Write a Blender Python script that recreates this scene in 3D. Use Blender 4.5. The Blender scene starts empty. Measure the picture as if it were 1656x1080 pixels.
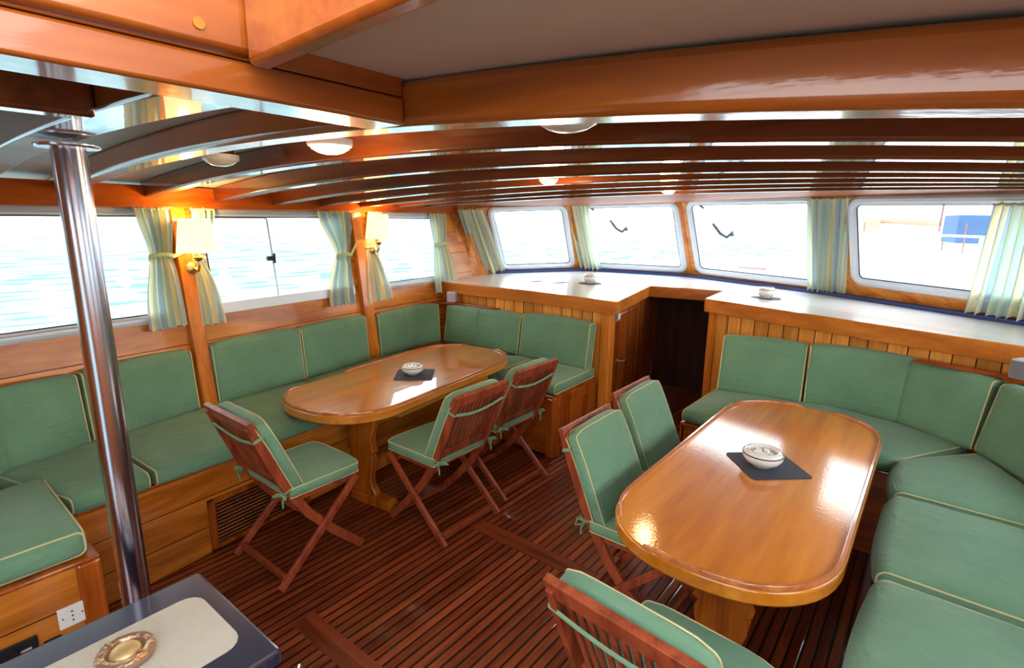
import bpy, bmesh, math, random
from mathutils import Vector, Matrix, noise
random.seed(7)
COL = bpy.context.scene.collection
PI = math.pi

# ------------------------------------------------------------------ materials
def srgb(r, g, b):
    f = lambda v: (v/255/12.92) if v/255 <= .04045 else ((v/255+.055)/1.055)**2.4
    return (f(r), f(g), f(b), 1.0)

def new_mat(name):
    m = bpy.data.materials.new(name); m.use_nodes = True
    nt = m.node_tree; nt.nodes.clear()
    o = nt.nodes.new('ShaderNodeOutputMaterial')
    p = nt.nodes.new('ShaderNodeBsdfPrincipled')
    nt.links.new(p.outputs[0], o.inputs[0])
    return m, nt, p, o

def N(nt, t, **kw):
    n = nt.nodes.new(t)
    for k, v in kw.items():
        setattr(n, k, v)
    return n

def math_node(nt, op, a, b=None, c=None):
    n = N(nt, 'ShaderNodeMath', operation=op)
    for i, v in enumerate((a, b, c)):
        if v is None: continue
        if isinstance(v, (int, float)): n.inputs[i].default_value = v
        else: nt.links.new(v, n.inputs[i])
    return n.outputs[0]

def plain(name, col, rough=.5, metal=0, coat=0, bump=0, bscale=60, spec=.5, emit=None, estr=0, trans=0, sheen=0):
    m, nt, p, o = new_mat(name)
    p.inputs['Base Color'].default_value = col
    p.inputs['Roughness'].default_value = rough
    p.inputs['Metallic'].default_value = metal
    p.inputs['Coat Weight'].default_value = coat
    p.inputs['Coat Roughness'].default_value = .08
    p.inputs['Specular IOR Level'].default_value = spec
    p.inputs['Transmission Weight'].default_value = trans
    p.inputs['Sheen Weight'].default_value = sheen
    tc = N(nt, 'ShaderNodeTexCoord')
    nz = N(nt, 'ShaderNodeTexNoise'); nz.inputs['Scale'].default_value = bscale
    nt.links.new(tc.outputs['Object'], nz.inputs['Vector'])
    mx = N(nt, 'ShaderNodeMixRGB'); mx.blend_type = 'MULTIPLY'; mx.inputs[0].default_value = .12
    mx.inputs[1].default_value = col
    nt.links.new(nz.outputs['Fac'], mx.inputs[2]); nt.links.new(mx.outputs[0], p.inputs['Base Color'])
    if bump:
        b = N(nt, 'ShaderNodeBump'); b.inputs['Strength'].default_value = bump; b.inputs['Distance'].default_value = .01
        nt.links.new(nz.outputs['Fac'], b.inputs['Height']); nt.links.new(b.outputs[0], p.inputs['Normal'])
    if emit:
        p.inputs['Emission Color'].default_value = emit
        p.inputs['Emission Strength'].default_value = estr
    return m

def wood(name, c1, c2, grain='Y', rough=.25, coat=.6, crough=.06, plank=None, paxis='X', pw=.1, seam=.06, poff=0.0,
         var=.35, seamcol=(.01, .004, .002, 1), lump=0.0, lumpscale=14, gscale=1.0, spec=.18, gb=.12):
    """varnished timber: long grain along one axis, optional planks across another"""
    m, nt, p, o = new_mat(name)
    L = nt.links
    tc = N(nt, 'ShaderNodeTexCoord')
    sep = N(nt, 'ShaderNodeSeparateXYZ'); L.new(tc.outputs['Object'], sep.inputs[0])
    sc = {'X': (1.2, 14, 14), 'Y': (14, 1.2, 14), 'Z': (14, 14, 1.2)}[grain]
    mp = N(nt, 'ShaderNodeMapping'); mp.inputs['Scale'].default_value = tuple(v*gscale for v in sc)
    L.new(tc.outputs['Object'], mp.inputs['Vector'])
    vec = mp.outputs[0]
    seam_fac = None; rnd = None
    if plank:
        q = math_node(nt, 'ADD', math_node(nt, 'DIVIDE', sep.outputs[paxis], pw), 1000+poff)
        fl = math_node(nt, 'FLOOR', q)
        fr = math_node(nt, 'FRACT', q)
        wn = N(nt, 'ShaderNodeTexWhiteNoise', noise_dimensions='1D'); L.new(fl, wn.inputs['W'])
        rnd = wn.outputs['Value']
        e = math_node(nt, 'MINIMUM', fr, math_node(nt, 'SUBTRACT', 1.0, fr))
        mr = N(nt, 'ShaderNodeMapRange'); mr.inputs['From Min'].default_value = seam*.35; mr.inputs['From Max'].default_value = seam
        mr.inputs['To Min'].default_value = 1; mr.inputs['To Max'].default_value = 0
        L.new(e, mr.inputs['Value']); seam_fac = mr.outputs[0]
        cmb = N(nt, 'ShaderNodeCombineXYZ')
        for i in range(3): L.new(math_node(nt, 'MULTIPLY', rnd, 40.0), cmb.inputs[i])
        va = N(nt, 'ShaderNodeVectorMath', operation='ADD'); L.new(vec, va.inputs[0]); L.new(cmb.outputs[0], va.inputs[1])
        vec = va.outputs[0]
    n1 = N(nt, 'ShaderNodeTexNoise'); n1.inputs['Scale'].default_value = 1.0; n1.inputs['Detail'].default_value = 6
    n1.inputs['Distortion'].default_value = .8
    L.new(vec, n1.inputs['Vector'])
    n2 = N(nt, 'ShaderNodeTexNoise'); n2.inputs['Scale'].default_value = 7.0; n2.inputs['Detail'].default_value = 4
    L.new(vec, n2.inputs['Vector'])
    f = math_node(nt, 'ADD', math_node(nt, 'MULTIPLY', n1.outputs['Fac'], .75), math_node(nt, 'MULTIPLY', n2.outputs['Fac'], .25))
    cr = N(nt, 'ShaderNodeValToRGB')
    cr.color_ramp.elements[0].position = .36; cr.color_ramp.elements[0].color = c2
    cr.color_ramp.elements[1].position = .62; cr.color_ramp.elements[1].color = c1
    L.new(f, cr.inputs['Fac'])
    colr = cr.outputs['Color']
    if plank:
        hs = N(nt, 'ShaderNodeHueSaturation')
        L.new(colr, hs.inputs['Color'])
        L.new(math_node(nt, 'ADD', 1-var*.5, math_node(nt, 'MULTIPLY', rnd, var)), hs.inputs['Value'])
        mx = N(nt, 'ShaderNodeMixRGB'); L.new(seam_fac, mx.inputs[0]); L.new(hs.outputs[0], mx.inputs[1]); mx.inputs[2].default_value = seamcol
        colr = mx.outputs[0]
    L.new(colr, p.inputs['Base Color'])
    p.inputs['Roughness'].default_value = rough
    p.inputs['Coat Weight'].default_value = coat
    p.inputs['Coat Roughness'].default_value = crough
    p.inputs['Specular IOR Level'].default_value = spec
    h = math_node(nt, 'MULTIPLY', n2.outputs['Fac'], gb)
    if lump:
        n3 = N(nt, 'ShaderNodeTexNoise'); n3.inputs['Scale'].default_value = lumpscale; n3.inputs['Detail'].default_value = 3
        L.new(tc.outputs['Object'], n3.inputs['Vector'])
        h = math_node(nt, 'ADD', h, math_node(nt, 'MULTIPLY', n3.outputs['Fac'], lump))
    if plank: h = math_node(nt, 'SUBTRACT', h, math_node(nt, 'MULTIPLY', seam_fac, .5))
    b = N(nt, 'ShaderNodeBump'); b.inputs['Strength'].default_value = .35; b.inputs['Distance'].default_value = .006
    L.new(h, b.inputs['Height']); L.new(b.outputs[0], p.inputs['Normal']); L.new(b.outputs[0], p.inputs['Coat Normal'])
    return m

M = {}
M['wall'] = wood('wood_wall', srgb(210, 130, 44), srgb(160, 84, 20), 'Y', plank=True, paxis='Z', pw=.21, seam=.014, poff=-4.62, var=.2, gscale=.5, coat=.18)
M['wallx'] = wood('wood_wall_front', srgb(208, 136, 62), srgb(164, 92, 30), 'X', coat=.3)
M['post'] = wood('wood_post', srgb(212, 130, 44), srgb(170, 90, 22), 'Z', gscale=.6, coat=.35)
M['beam'] = wood('wood_beam', srgb(122, 58, 16), srgb(78, 32, 7), 'X', rough=.4, coat=.9, crough=.03, gscale=.6, gb=.04)
M['bigbeam'] = wood('wood_big_beam', srgb(170, 94, 28), srgb(122, 58, 12), 'X', rough=.45, coat=.9, crough=.09, lump=.13, lumpscale=30, gscale=.5)
M['carling'] = wood('wood_carling', srgb(174, 92, 30), srgb(134, 60, 13), 'Y', rough=.35, coat=.95, crough=.08, gscale=.5)
M['stringer'] = wood('wood_stringer', srgb(186, 92, 26), srgb(146, 62, 12), 'Y', gscale=.5, coat=.3)
M['bench'] = wood('wood_bench', srgb(202, 122, 42), srgb(146, 76, 18), 'Y', plank=True, paxis='Z', pw=.165, seam=.02, poff=.06, var=.2, gscale=.6)
M['benchx'] = wood('wood_bench_across', srgb(176, 90, 26), srgb(124, 54, 10), 'X', gscale=.6)
M['benchz'] = wood('wood_bench_upright', srgb(172, 86, 24), srgb(118, 50, 10), 'Z', gscale=.6)
M['tg'] = wood('wood_matchboard', srgb(224, 156, 70), srgb(178, 106, 36), 'Z', plank=True, paxis='X', pw=.105, seam=.045, var=.5, gscale=.6, coat=.35)
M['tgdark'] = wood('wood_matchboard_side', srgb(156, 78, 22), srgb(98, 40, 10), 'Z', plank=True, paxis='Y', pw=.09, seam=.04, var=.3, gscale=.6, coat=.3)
M['edge'] = wood('wood_edge_band', srgb(194, 118, 44), srgb(152, 80, 22), 'X', gscale=.5, coat=.3)
M['floor'] = wood('wood_floor', srgb(142, 68, 36), srgb(88, 34, 15), 'Y', rough=.4, coat=.75, crough=.05, plank=True, paxis='X', pw=.046, seam=.16,
                  var=.55, seamcol=(.004, .002, .0015, 1), lump=.15, lumpscale=7, gb=.05)
M['floorx'] = wood('wood_floor_border', srgb(130, 60, 32), srgb(84, 33, 15), 'X', rough=.35, coat=.6, crough=.06, gb=.05)
M['tableL'] = wood('wood_table', srgb(216, 142, 54), srgb(180, 104, 30), 'Y', rough=.3, coat=1, crough=.012, lump=.02, lumpscale=5, gscale=.35, gb=0)
M['tableR'] = wood('wood_table_scuffed', srgb(218, 138, 40), srgb(168, 88, 18), 'Y', rough=.3, coat=1, crough=.035, lump=.13, lumpscale=110, gscale=.3, gb=0, spec=.12)
M['fiddle'] = wood('wood_fiddle', srgb(200, 124, 70), srgb(160, 84, 40), 'Y', coat=1, crough=.08)
M['leg'] = wood('wood_table_leg', srgb(180, 98, 24), srgb(118, 54, 8), 'Z', gscale=.6)
M['chair'] = wood('wood_chair', srgb(154, 72, 40), srgb(110, 44, 22), 'Z', rough=.45, coat=.12, crough=.2, gscale=1.2, spec=.3)
M['head'] = wood('wood_deck_edge', srgb(176, 92, 34), srgb(136, 62, 18), 'X', rough=.55, coat=.05, gscale=.5)
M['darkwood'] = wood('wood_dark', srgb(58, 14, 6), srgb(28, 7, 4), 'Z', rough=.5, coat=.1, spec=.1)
M['ledge'] = wood('wood_ledge', srgb(156, 72, 26), srgb(114, 46, 14), 'X')

def fabric(name, c, c2):
    m, nt, p, o = new_mat(name); L = nt.links
    tc = N(nt, 'ShaderNodeTexCoord')
    a = N(nt, 'ShaderNodeTexNoise'); a.inputs['Scale'].default_value = 5; a.inputs['Detail'].default_value = 3
    L.new(tc.outputs['Object'], a.inputs['Vector'])
    cr = N(nt, 'ShaderNodeValToRGB'); cr.color_ramp.elements[0].position = .3; cr.color_ramp.elements[0].color = c2
    cr.color_ramp.elements[1].position = .7; cr.color_ramp.elements[1].color = c
    L.new(a.outputs['Fac'], cr.inputs['Fac']); L.new(cr.outputs[0], p.inputs['Base Color'])
    p.inputs['Roughness'].default_value = .8; p.inputs['Specular IOR Level'].default_value = .2
    p.inputs['Sheen Weight'].default_value = .15
    mp = N(nt, 'ShaderNodeMapping'); mp.inputs['Scale'].default_value = (3, 3, 9); L.new(tc.outputs['Object'], mp.inputs[0])
    w = N(nt, 'ShaderNodeTexNoise'); w.inputs['Scale'].default_value = 3; w.inputs['Detail'].default_value = 4; w.inputs['Distortion'].default_value = 1.5
    L.new(mp.outputs[0], w.inputs['Vector'])
    v = N(nt, 'ShaderNodeTexNoise'); v.inputs['Scale'].default_value = 500; L.new(tc.outputs['Object'], v.inputs['Vector'])
    h = math_node(nt, 'ADD', w.outputs['Fac'], math_node(nt, 'MULTIPLY', v.outputs['Fac'], .05))
    b = N(nt, 'ShaderNodeBump'); b.inputs['Strength'].default_value = .6; b.inputs['Distance'].default_value = .014
    L.new(h, b.inputs['Height']); L.new(b.outputs[0], p.inputs['Normal'])
    return m
M['green'] = fabric('green_canvas', srgb(106, 144, 113), srgb(95, 131, 103))
M['greenband'] = plain('green_band', srgb(112, 148, 112), .8)
M['pipe'] = plain('cream_piping', srgb(196, 186, 134), .7)

# curtain stripes
def curtain_mat():
    m, nt, p, o = new_mat('striped_curtain'); L = nt.links
    uv = N(nt, 'ShaderNodeUVMap'); uv.uv_map = 'UVMap'
    sep = N(nt, 'ShaderNodeSeparateXYZ'); L.new(uv.outputs[0], sep.inputs[0])
    fr = math_node(nt, 'FRACT', sep.outputs['X'])
    cr = N(nt, 'ShaderNodeValToRGB'); cr.color_ramp.interpolation = 'CONSTANT'
    cols = [(0, (188, 210, 198)), (.12, (238, 228, 184)), (.24, (184, 208, 196)), (.34, (170, 194, 208)), (.46, (240, 230, 188)),
            (.57, (186, 210, 198)), (.70, (240, 234, 206)), (.78, (164, 190, 206)), (.88, (188, 212, 198)), (.95, (230, 226, 176))]
    els = cr.color_ramp.elements
    els[0].position = 0; els[0].color = srgb(*cols[0][1]); els[1].position = cols[1][0]; els[1].color = srgb(*cols[1][1])
    for q, c in cols[2:]:
        e = els.new(q); e.color = srgb(*c)
    L.new(fr, cr.inputs['Fac'])
    p.inputs['Roughness'].default_value = .8
    L.new(cr.outputs[0], p.inputs['Base Color'])
    tr = N(nt, 'ShaderNodeBsdfTranslucent'); L.new(cr.outputs[0], tr.inputs[0])
    mx = N(nt, 'ShaderNodeMixShader'); mx.inputs[0].default_value = .27
    L.new(p.outputs[0], mx.inputs[1]); L.new(tr.outputs[0], mx.inputs[2]); L.new(mx.outputs[0], o.inputs[0])
    return m
M['curtain'] = curtain_mat()

def glass_mat():
    m, nt, p, o = new_mat('window_glass'); L = nt.links
    nt.nodes.remove(p)
    t = N(nt, 'ShaderNodeBsdfTransparent'); t.inputs[0].default_value = (.97, .99, .98, 1)
    g = N(nt, 'ShaderNodeBsdfGlossy'); g.inputs['Roughness'].default_value = .02
    lw = N(nt, 'ShaderNodeLayerWeight'); lw.inputs[0].default_value = .5
    fz = math_node(nt, 'ADD', math_node(nt, 'MULTIPLY', math_node(nt, 'POWER', lw.outputs['Facing'], 4.0), .35), .03)
    mx = N(nt, 'ShaderNodeMixShader'); L.new(fz, mx.inputs[0]); L.new(t.outputs[0], mx.inputs[1]); L.new(g.outputs[0], mx.inputs[2])
    L.new(mx.outputs[0], o.inputs[0]); return m
M['glass'] = glass_mat()

M['alu'] = plain('painted_aluminium', srgb(196, 204, 212), .35, .2)
M['rubber'] = plain('black_rubber', srgb(28, 32, 40), .6)
M['steel'] = plain('polished_steel', srgb(186, 182, 192), .2, 1.0)
M['brass'] = plain('brass', srgb(214, 178, 112), .33, 1.0)
M['ceil'] = plain('ceiling_paint', srgb(192, 176, 160), .6, bump=.05, bscale=12)
M['laminate'] = plain('white_laminate', srgb(236, 236, 232), .25, coat=.5)
M['blue'] = plain('blue_strip', srgb(20, 44, 110), .5)
M['black'] = plain('black_gloss', srgb(28, 34, 56), .32, coat=.6)
M['blackmatt'] = plain('black_plastic', srgb(22, 22, 24), .5)
M['slate'] = plain('dark_mat', srgb(58, 62, 76), .75, bump=.3, bscale=200)
M['weave'] = plain('beige_weave', srgb(205, 196, 178), .9, bump=.8, bscale=260)
M['brass_satin'] = plain('satin_brass', srgb(206, 176, 120), .5, .7)
M['ceramic'] = plain('white_ceramic', srgb(238, 236, 228), .18, coat=.8)
M['ceramicline'] = plain('dark_glaze_line', srgb(40, 44, 58), .3)
M['grey'] = plain('grey_plastic', srgb(176, 174, 182), .45)
M['greydark'] = plain('dark_grey_plastic', srgb(110, 108, 116), .5)
M['white'] = plain('white_plastic', srgb(232, 230, 224), .35)
M['shell'] = plain('mottled_bronze', srgb(178, 142, 112), .3, .65, bump=.5, bscale=55)
M['dome_on'] = plain('lit_opal_glass', srgb(255, 240, 215), .3, emit=(1, .72, .38, 1), estr=14)
M['dome_off'] = plain('opal_glass', srgb(225, 220, 208), .25, coat=.5)
M['shade'] = plain('lit_lampshade', srgb(250, 225, 170), .8, emit=(1, .76, .36, 1), estr=1.15)
M['hull'] = plain('white_gelcoat', srgb(236, 234, 230), .35)
M['peach'] = plain('peach_canvas', (.34, .22, .15, 1), .8)
M['sail'] = plain('blue_sail_cover', (.025, .07, .17, 1), .8)
M['redpole'] = plain('faded_red_paint', (.16, .07, .07, 1), .6)

def sea_mat():
    m, nt, p, o = new_mat('sea_water'); L = nt.links
    tc = N(nt, 'ShaderNodeTexCoord')
    mp = N(nt, 'ShaderNodeMapping'); mp.inputs['Scale'].default_value = (.7, .25, 1); L.new(tc.outputs['Object'], mp.inputs[0])
    a = N(nt, 'ShaderNodeTexNoise'); a.inputs['Scale'].default_value = 1.3; a.inputs['Detail'].default_value = 6; L.new(mp.outputs[0], a.inputs['Vector'])
    cr = N(nt, 'ShaderNodeValToRGB'); cr.color_ramp.elements[0].position = .43; cr.color_ramp.elements[0].color = (.035, .12, .13, 1)
    cr.color_ramp.elements[1].position = .57; cr.color_ramp.elements[1].color = (.30, .42, .43, 1)
    L.new(a.outputs['Fac'], cr.inputs[0]); L.new(cr.outputs[0], p.inputs['Base Color'])
    p.inputs['Roughness'].default_value = .6; p.inputs['Specular IOR Level'].default_value = .05
    b = N(nt, 'ShaderNodeBump'); b.inputs['Strength'].default_value = .5; b.inputs['Distance'].default_value = .2
    L.new(a.outputs['Fac'], b.inputs['Height']); L.new(b.outputs[0], p.inputs['Normal'])
    return m
M['sea'] = sea_mat()

# ------------------------------------------------------------------ mesh helpers
def box(bm, x0, x1, y0, y1, z0, z1, Mx=None):
    r = bmesh.ops.create_cube(bm, size=1.0)
    T = Matrix.Translation(((x0+x1)/2, (y0+y1)/2, (z0+z1)/2)) @ Matrix.Diagonal((x1-x0, y1-y0, z1-z0, 1))
    if Mx is not None: T = Mx @ T
    bmesh.ops.transform(bm, matrix=T, verts=r['verts']); return r['verts']

def bar(bm, p, q, w, h, up=(0, 0, 1)):
    """rectangular bar from p to q, w across, h along 'up'"""
    p = Vector(p); q = Vector(q); d = (q-p); L = d.length; d.normalize()
    s = d.cross(Vector(up)).normalized(); u = s.cross(d).normalized()
    R = Matrix((s, d, u)).transposed().to_4x4(); R.translation = (p+q)/2
    r = bmesh.ops.create_cube(bm, size=1.0)
    bmesh.ops.transform(bm, matrix=R @ Matrix.Diagonal((w, L, h, 1)), verts=r['verts'])

def tube(bm, pts, r, n=10, closed=False, cap=True):
    pts = [Vector(p) for p in pts]; rings = []; k = len(pts); prev = None
    rad = r if isinstance(r, (list, tuple)) else [r]*k
    for i, p in enumerate(pts):
        a = pts[(i-1) % k] if (closed or i > 0) else p
        b = pts[(i+1) % k] if (closed or i < k-1) else p
        d = (b-a).normalized()
        ref = prev if prev is not None else (Vector((0, 0, 1)) if abs(d.z) < .9 else Vector((1, 0, 0)))
        u = (ref - d*ref.dot(d))
        if u.length < 1e-5: u = d.orthogonal()
        u.normalize(); prev = u; v = d.cross(u)
        rings.append([bm.verts.new(p+u*math.cos(2*PI*j/n)*rad[i]+v*math.sin(2*PI*j/n)*rad[i]) for j in range(n)])
    m = k if closed else k-1
    for i in range(m):
        A = rings[i]; B = rings[(i+1) % k]
        off = 0
        if closed and i == k-1:
            off = min(range(n), key=lambda o: sum((A[j].co-B[(j+o) % n].co).length for j in range(n)))
        for j in range(n):
            bm.faces.new((A[j], A[(j+1) % n], B[(j+1+off) % n], B[(j+off) % n]))
    if cap and not closed:
        bm.faces.new(list(reversed(rings[0]))); bm.faces.new(rings[-1])

def lathe(bm, prof, c=(0, 0, 0), n=32, Mx=None):
    """prof: list of (r,z)"""
    rings = []; c = Vector(c)
    for r, z in prof:
        if r < 1e-5:
            rings.append([bm.verts.new(c+Vector((0, 0, z)))])
        else:
            rings.append([bm.verts.new(c+Vector((r*math.cos(2*PI*j/n), r*math.sin(2*PI*j/n), z))) for j in range(n)])
    if Mx is not None:
        for R in rings:
            for v in R: v.co = Mx @ v.co
    for A, B in zip(rings, rings[1:]):
        if len(A) == 1 and len(B) == 1: continue
        for j in range(n):
            if len(A) == 1: bm.faces.new((A[0], B[(j+1) % n], B[j]))
            elif len(B) == 1: bm.faces.new((A[j], A[(j+1) % n], B[0]))
            else: bm.faces.new((A[j], A[(j+1) % n], B[(j+1) % n], B[j]))

def prism(bm, pts, z0, z1, zf=None):
    """extrude a plan outline; zf gives an extra height per point"""
    zf = zf or (lambda x, y: 0)
    a = [bm.verts.new((x, y, z0+zf(x, y))) for x, y in pts]; b = [bm.verts.new((x, y, z1+zf(x, y))) for x, y in pts]
    n = len(pts)
    for i in range(n): bm.faces.new((a[i], a[(i+1) % n], b[(i+1) % n], b[i]))
    bm.faces.new(list(reversed(a))); bm.faces.new(b)

def prism3(bm, loop, vec):
    """extrude a 3D loop by a vector"""
    a = [bm.verts.new(p) for p in loop]; b = [bm.verts.new(Vector(p)+Vector(vec)) for p in loop]
    n = len(a)
    for i in range(n): bm.faces.new((a[i], a[(i+1) % n], b[(i+1) % n], b[i]))
    bm.faces.new(list(reversed(a))); bm.faces.new(b)

ROOTM = {}
def obj(name, bm, mat, parent=None, smooth=True, bevel=0, local=False, angle=40):
    if parent is not None and not local:
        Mx = ROOTM.get(parent.name)
        if Mx is not None: bmesh.ops.transform(bm, matrix=Mx.inverted(), verts=bm.verts[:])
    bmesh.ops.recalc_face_normals(bm, faces=bm.faces[:])
    me = bpy.data.meshes.new(name); bm.to_mesh(me); bm.free()
    o = bpy.data.objects.new(name, me); COL.objects.link(o)
    me.materials.append(M[mat] if isinstance(mat, str) else mat)
    if parent is not None:
        o.parent = parent
        if parent.name in ROOTM and not local: ROOTM[o.name] = ROOTM[parent.name]
    if smooth:
        for pl in me.polygons: pl.use_smooth = True
        me.set_sharp_from_angle(angle=math.radians(angle))
    if bevel:
        b = o.modifiers.new('bevel', 'BEVEL'); b.width = bevel; b.segments = 2 if bevel < .02 else 4; b.limit_method = 'ANGLE'; b.angle_limit = math.radians(35)
    return o

def thing(name, label, cat, loc=(0, 0, 0), rz=0, group=None):
    o = bpy.data.objects.new(name, None); COL.objects.link(o); o.empty_display_size = .1
    o.location = loc; o.rotation_euler = (0, 0, rz); o['label'] = label; o['category'] = cat
    if group: o['group'] = group
    ROOTM[o.name] = Matrix.Translation(loc) @ Matrix.Rotation(rz, 4, 'Z')
    return o

def tag(o, label, cat, group=None):
    o['label'] = label; o['category'] = cat
    if group: o['group'] = group
    return o

def struct(name, bm, mat, label=None, parent=None, **kw):
    o = obj(name, bm, mat, parent, **kw)
    if parent is None:
        o['kind'] = 'structure'
        if label: o['label'] = label
    return o

def copy_tree(o, parent=None):
    c = o.copy(); COL.objects.link(c)
    if parent is not None: c.parent = parent
    for ch in list(o.children): copy_tree(ch, c)
    return c

BM = bmesh.new

# cushion in box coordinates, then mapped by P(x,y,z)
def samples(L, r, n):
    rr = [r*(1-math.tan(math.radians(a))) for a in (45, 30, 15)]
    rr = [0]+[v for v in rr if v > 1e-6]+[r]
    mid = [r+(L-2*r)*i/n for i in range(1, n)]
    return rr+mid+[L-v for v in reversed(rr)]

def cushion_bm(P, L, D, H, r, nx, ny, nz, bulge=.01, seams=(), seed=0):
    bm = BM(); X = samples(L, r, nx); Y = samples(D, r, ny); Z = samples(H, r, nz)
    for s in seams:
        X += [s*L-.012, s*L-.004, s*L, s*L+.004, s*L+.012]
    X = sorted(set(X)); cache = {}
    dims = (L, D, H)
    def vert(p):
        key = tuple(round(c, 6) for c in p)
        if key in cache: return cache[key]
        q = Vector([min(max(p[i], r), dims[i]-r) for i in range(3)])
        d = Vector(p)-q; n = d.normalized() if d.length > 0 else Vector((0, 0, 1))
        s = q+n*r
        w = [max(0.0, 1-abs(2*s[i]/dims[i]-1)**3) for i in range(3)]
        for i in range(3):
            o = [j for j in range(3) if j != i]
            s[i] += n[i]*bulge*w[o[0]]*w[o[1]]*(.15 if (i == 0 and dims[0] > .45) else 1)
        for sm in seams:
            g = math.exp(-((p[0]-sm*L)/.008)**2)
            s[1] += (-n[1])*.010*g; s[2] -= n[2]*.006*g
        W = P(s.x, s.y, s.z)
        k = .0035
        W = W+Vector((noise.noise(W*7+Vector((seed, 0, 0))), noise.noise(W*7+Vector((0, seed+9, 0))), noise.noise(W*6+Vector((0, 3, seed)))))*k*1.6
        v = bm.verts.new(W); cache[key] = v; return v
    def face(gA, gB, f):
        for a0, a1 in zip(gA, gA[1:]):
            for b0, b1 in zip(gB, gB[1:]):
                vs = [vert(f(a0, b0)), vert(f(a1, b0)), vert(f(a1, b1)), vert(f(a0, b1))]
                if len(set(vs)) == 4:
                    try: bm.faces.new(vs)
                    except ValueError: pass
    for z in (0, H): face(X, Y, lambda a, b: (a, b, z))
    for y in (0, D): face(X, Z, lambda a, b: (a, y, b))
    for x in (0, L): face(Y, Z, lambda a, b: (x, a, b))
    return bm

def pipe_loop(bm, P, L, D, H, r, axis, side, rad=.0042, puff=.0022, n=10):
    dims = [L, D, H]; oth = [i for i in range(3) if i != axis]
    ins = .29*r; R = .71*r+.0001
    a0, a1 = ins-puff, dims[oth[0]]-ins+puff; b0, b1 = ins-puff, dims[oth[1]]-ins+puff
    cx = [(a1-R, b1-R, 0), (a0+R, b1-R, 90), (a0+R, b0+R, 180), (a1-R, b0+R, 270)]
    pts = []
    for k, (ca, cb, st) in enumerate(cx):
        for j in range(5):
            t = math.radians(st+j*22.5); pts.append((ca+R*math.cos(t), cb+R*math.sin(t)))
        na, nb, ns = cx[(k+1) % 4]
        t = math.radians(ns); e = (na+R*math.cos(t), nb+R*math.sin(t)); s = pts[-1]
        m = n
        for j in range(1, m): pts.append((s[0]+(e[0]-s[0])*j/m, s[1]+(e[1]-s[1])*j/m))
    c = ins-puff if side == 0 else dims[axis]-ins+puff
    out = []
    for a, b in pts:
        v = [0, 0, 0]; v[axis] = c; v[oth[0]] = a; v[oth[1]] = b
        out.append(P(*v))
    tube(bm, out, rad, n=6, closed=True)

def polyfn(pts, smooth=True):
    pts = [Vector((p[0], p[1], 0)) for p in pts]
    if len(pts) == 2 or not smooth:
        seg = [(b-a).length for a, b in zip(pts, pts[1:])]; tot = sum(seg)
        def f(s):
            d = s*tot
            for i, l in enumerate(seg):
                if d <= l or i == len(seg)-1: return pts[i].lerp(pts[i+1], d/l)
                d -= l
        return f
    seg = [(b-a).length for a, b in zip(pts, pts[1:])]; tot = sum(seg)
    def f(s):
        d = min(max(s, -.05), 1.05)*tot
        for i, l in enumerate(seg):
            if d <= l or i == len(seg)-1:
                t = d/l
                p0 = pts[max(i-1, 0)]; p1 = pts[i]; p2 = pts[i+1]; p3 = pts[min(i+2, len(pts)-1)]
                return .5*((2*p1)+(p2-p0)*t+(2*p0-5*p1+4*p2-p3)*t*t+(3*p1-p0-3*p2+p3)*t*t*t)
            d -= l
    return f

def loft_cushion(label, A, B, z0, z1, group, lean=0, r=.03, bulge=.012, seams=(), nx=10, name='seat_cushion', cat='cushion', ends=(0, 1), smooth=True, slope=0, front=False):
    """A = front line, B = back line in plan. One cushion with piped ends."""
    fa, fb = polyfn(A, smooth), polyfn(B, smooth)
    L = sum((Vector(b)-Vector(a)).length for a, b in zip(A, A[1:])); L = (L+sum((Vector(b)-Vector(a)).length for a, b in zip(B, B[1:])))/2
    D = ((fa(0.5)-fb(0.5)).length); H = z1-z0
    def P(x, y, z):
        a = fa(x/L); b = fb(x/L); d = b-a
        p = a+d*(y/D)+d.normalized()*lean*(z/H)
        return Vector((p.x, p.y, z0+z+slope*(y/D)))
    c = P(L/2, D/2, 0)
    t = thing(name, label, cat, (c.x, c.y, z0), 0, group)
    bm = cushion_bm(P, L, D, H, r, nx, 6 if D > .2 else 2, 5 if H > .2 else 2, bulge, seams, seed=len(COL.objects) % 50)
    obj('cover', bm, 'green', t, angle=80)
    for s in ends:
        b2 = BM(); pipe_loop(b2, P, L, D, H, r, 0, s); obj('piping', b2, 'pipe', t, angle=80)
    if front:
        b2 = BM(); pipe_loop(b2, P, L, D, H, r, 1, 0); obj('piping', b2, 'pipe', t, angle=80)
    return t

# ------------------------------------------------------------------ camera
cam = bpy.data.cameras.new('camera'); co = bpy.data.objects.new('camera', cam); COL.objects.link(co)
yaw, pitch, roll = -.668, -.212, .0126
fw = Vector((math.sin(yaw)*math.cos(pitch), math.cos(yaw)*math.cos(pitch), math.sin(pitch)))
rt = Vector((math.cos(yaw), -math.sin(yaw), 0)); up = rt.cross(fw)
r2 = rt*math.cos(roll)+up*math.sin(roll); u2 = -rt*math.sin(roll)+up*math.cos(roll)
mw = Matrix((r2, u2, -fw)).transposed().to_4x4(); mw.translation = (0, 0, 1.75)
co.matrix_world = mw
cam.sensor_width = 36; cam.lens = 872/1656*36; cam.clip_start = .02; cam.clip_end = 2000
bpy.context.scene.camera = co

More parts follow.
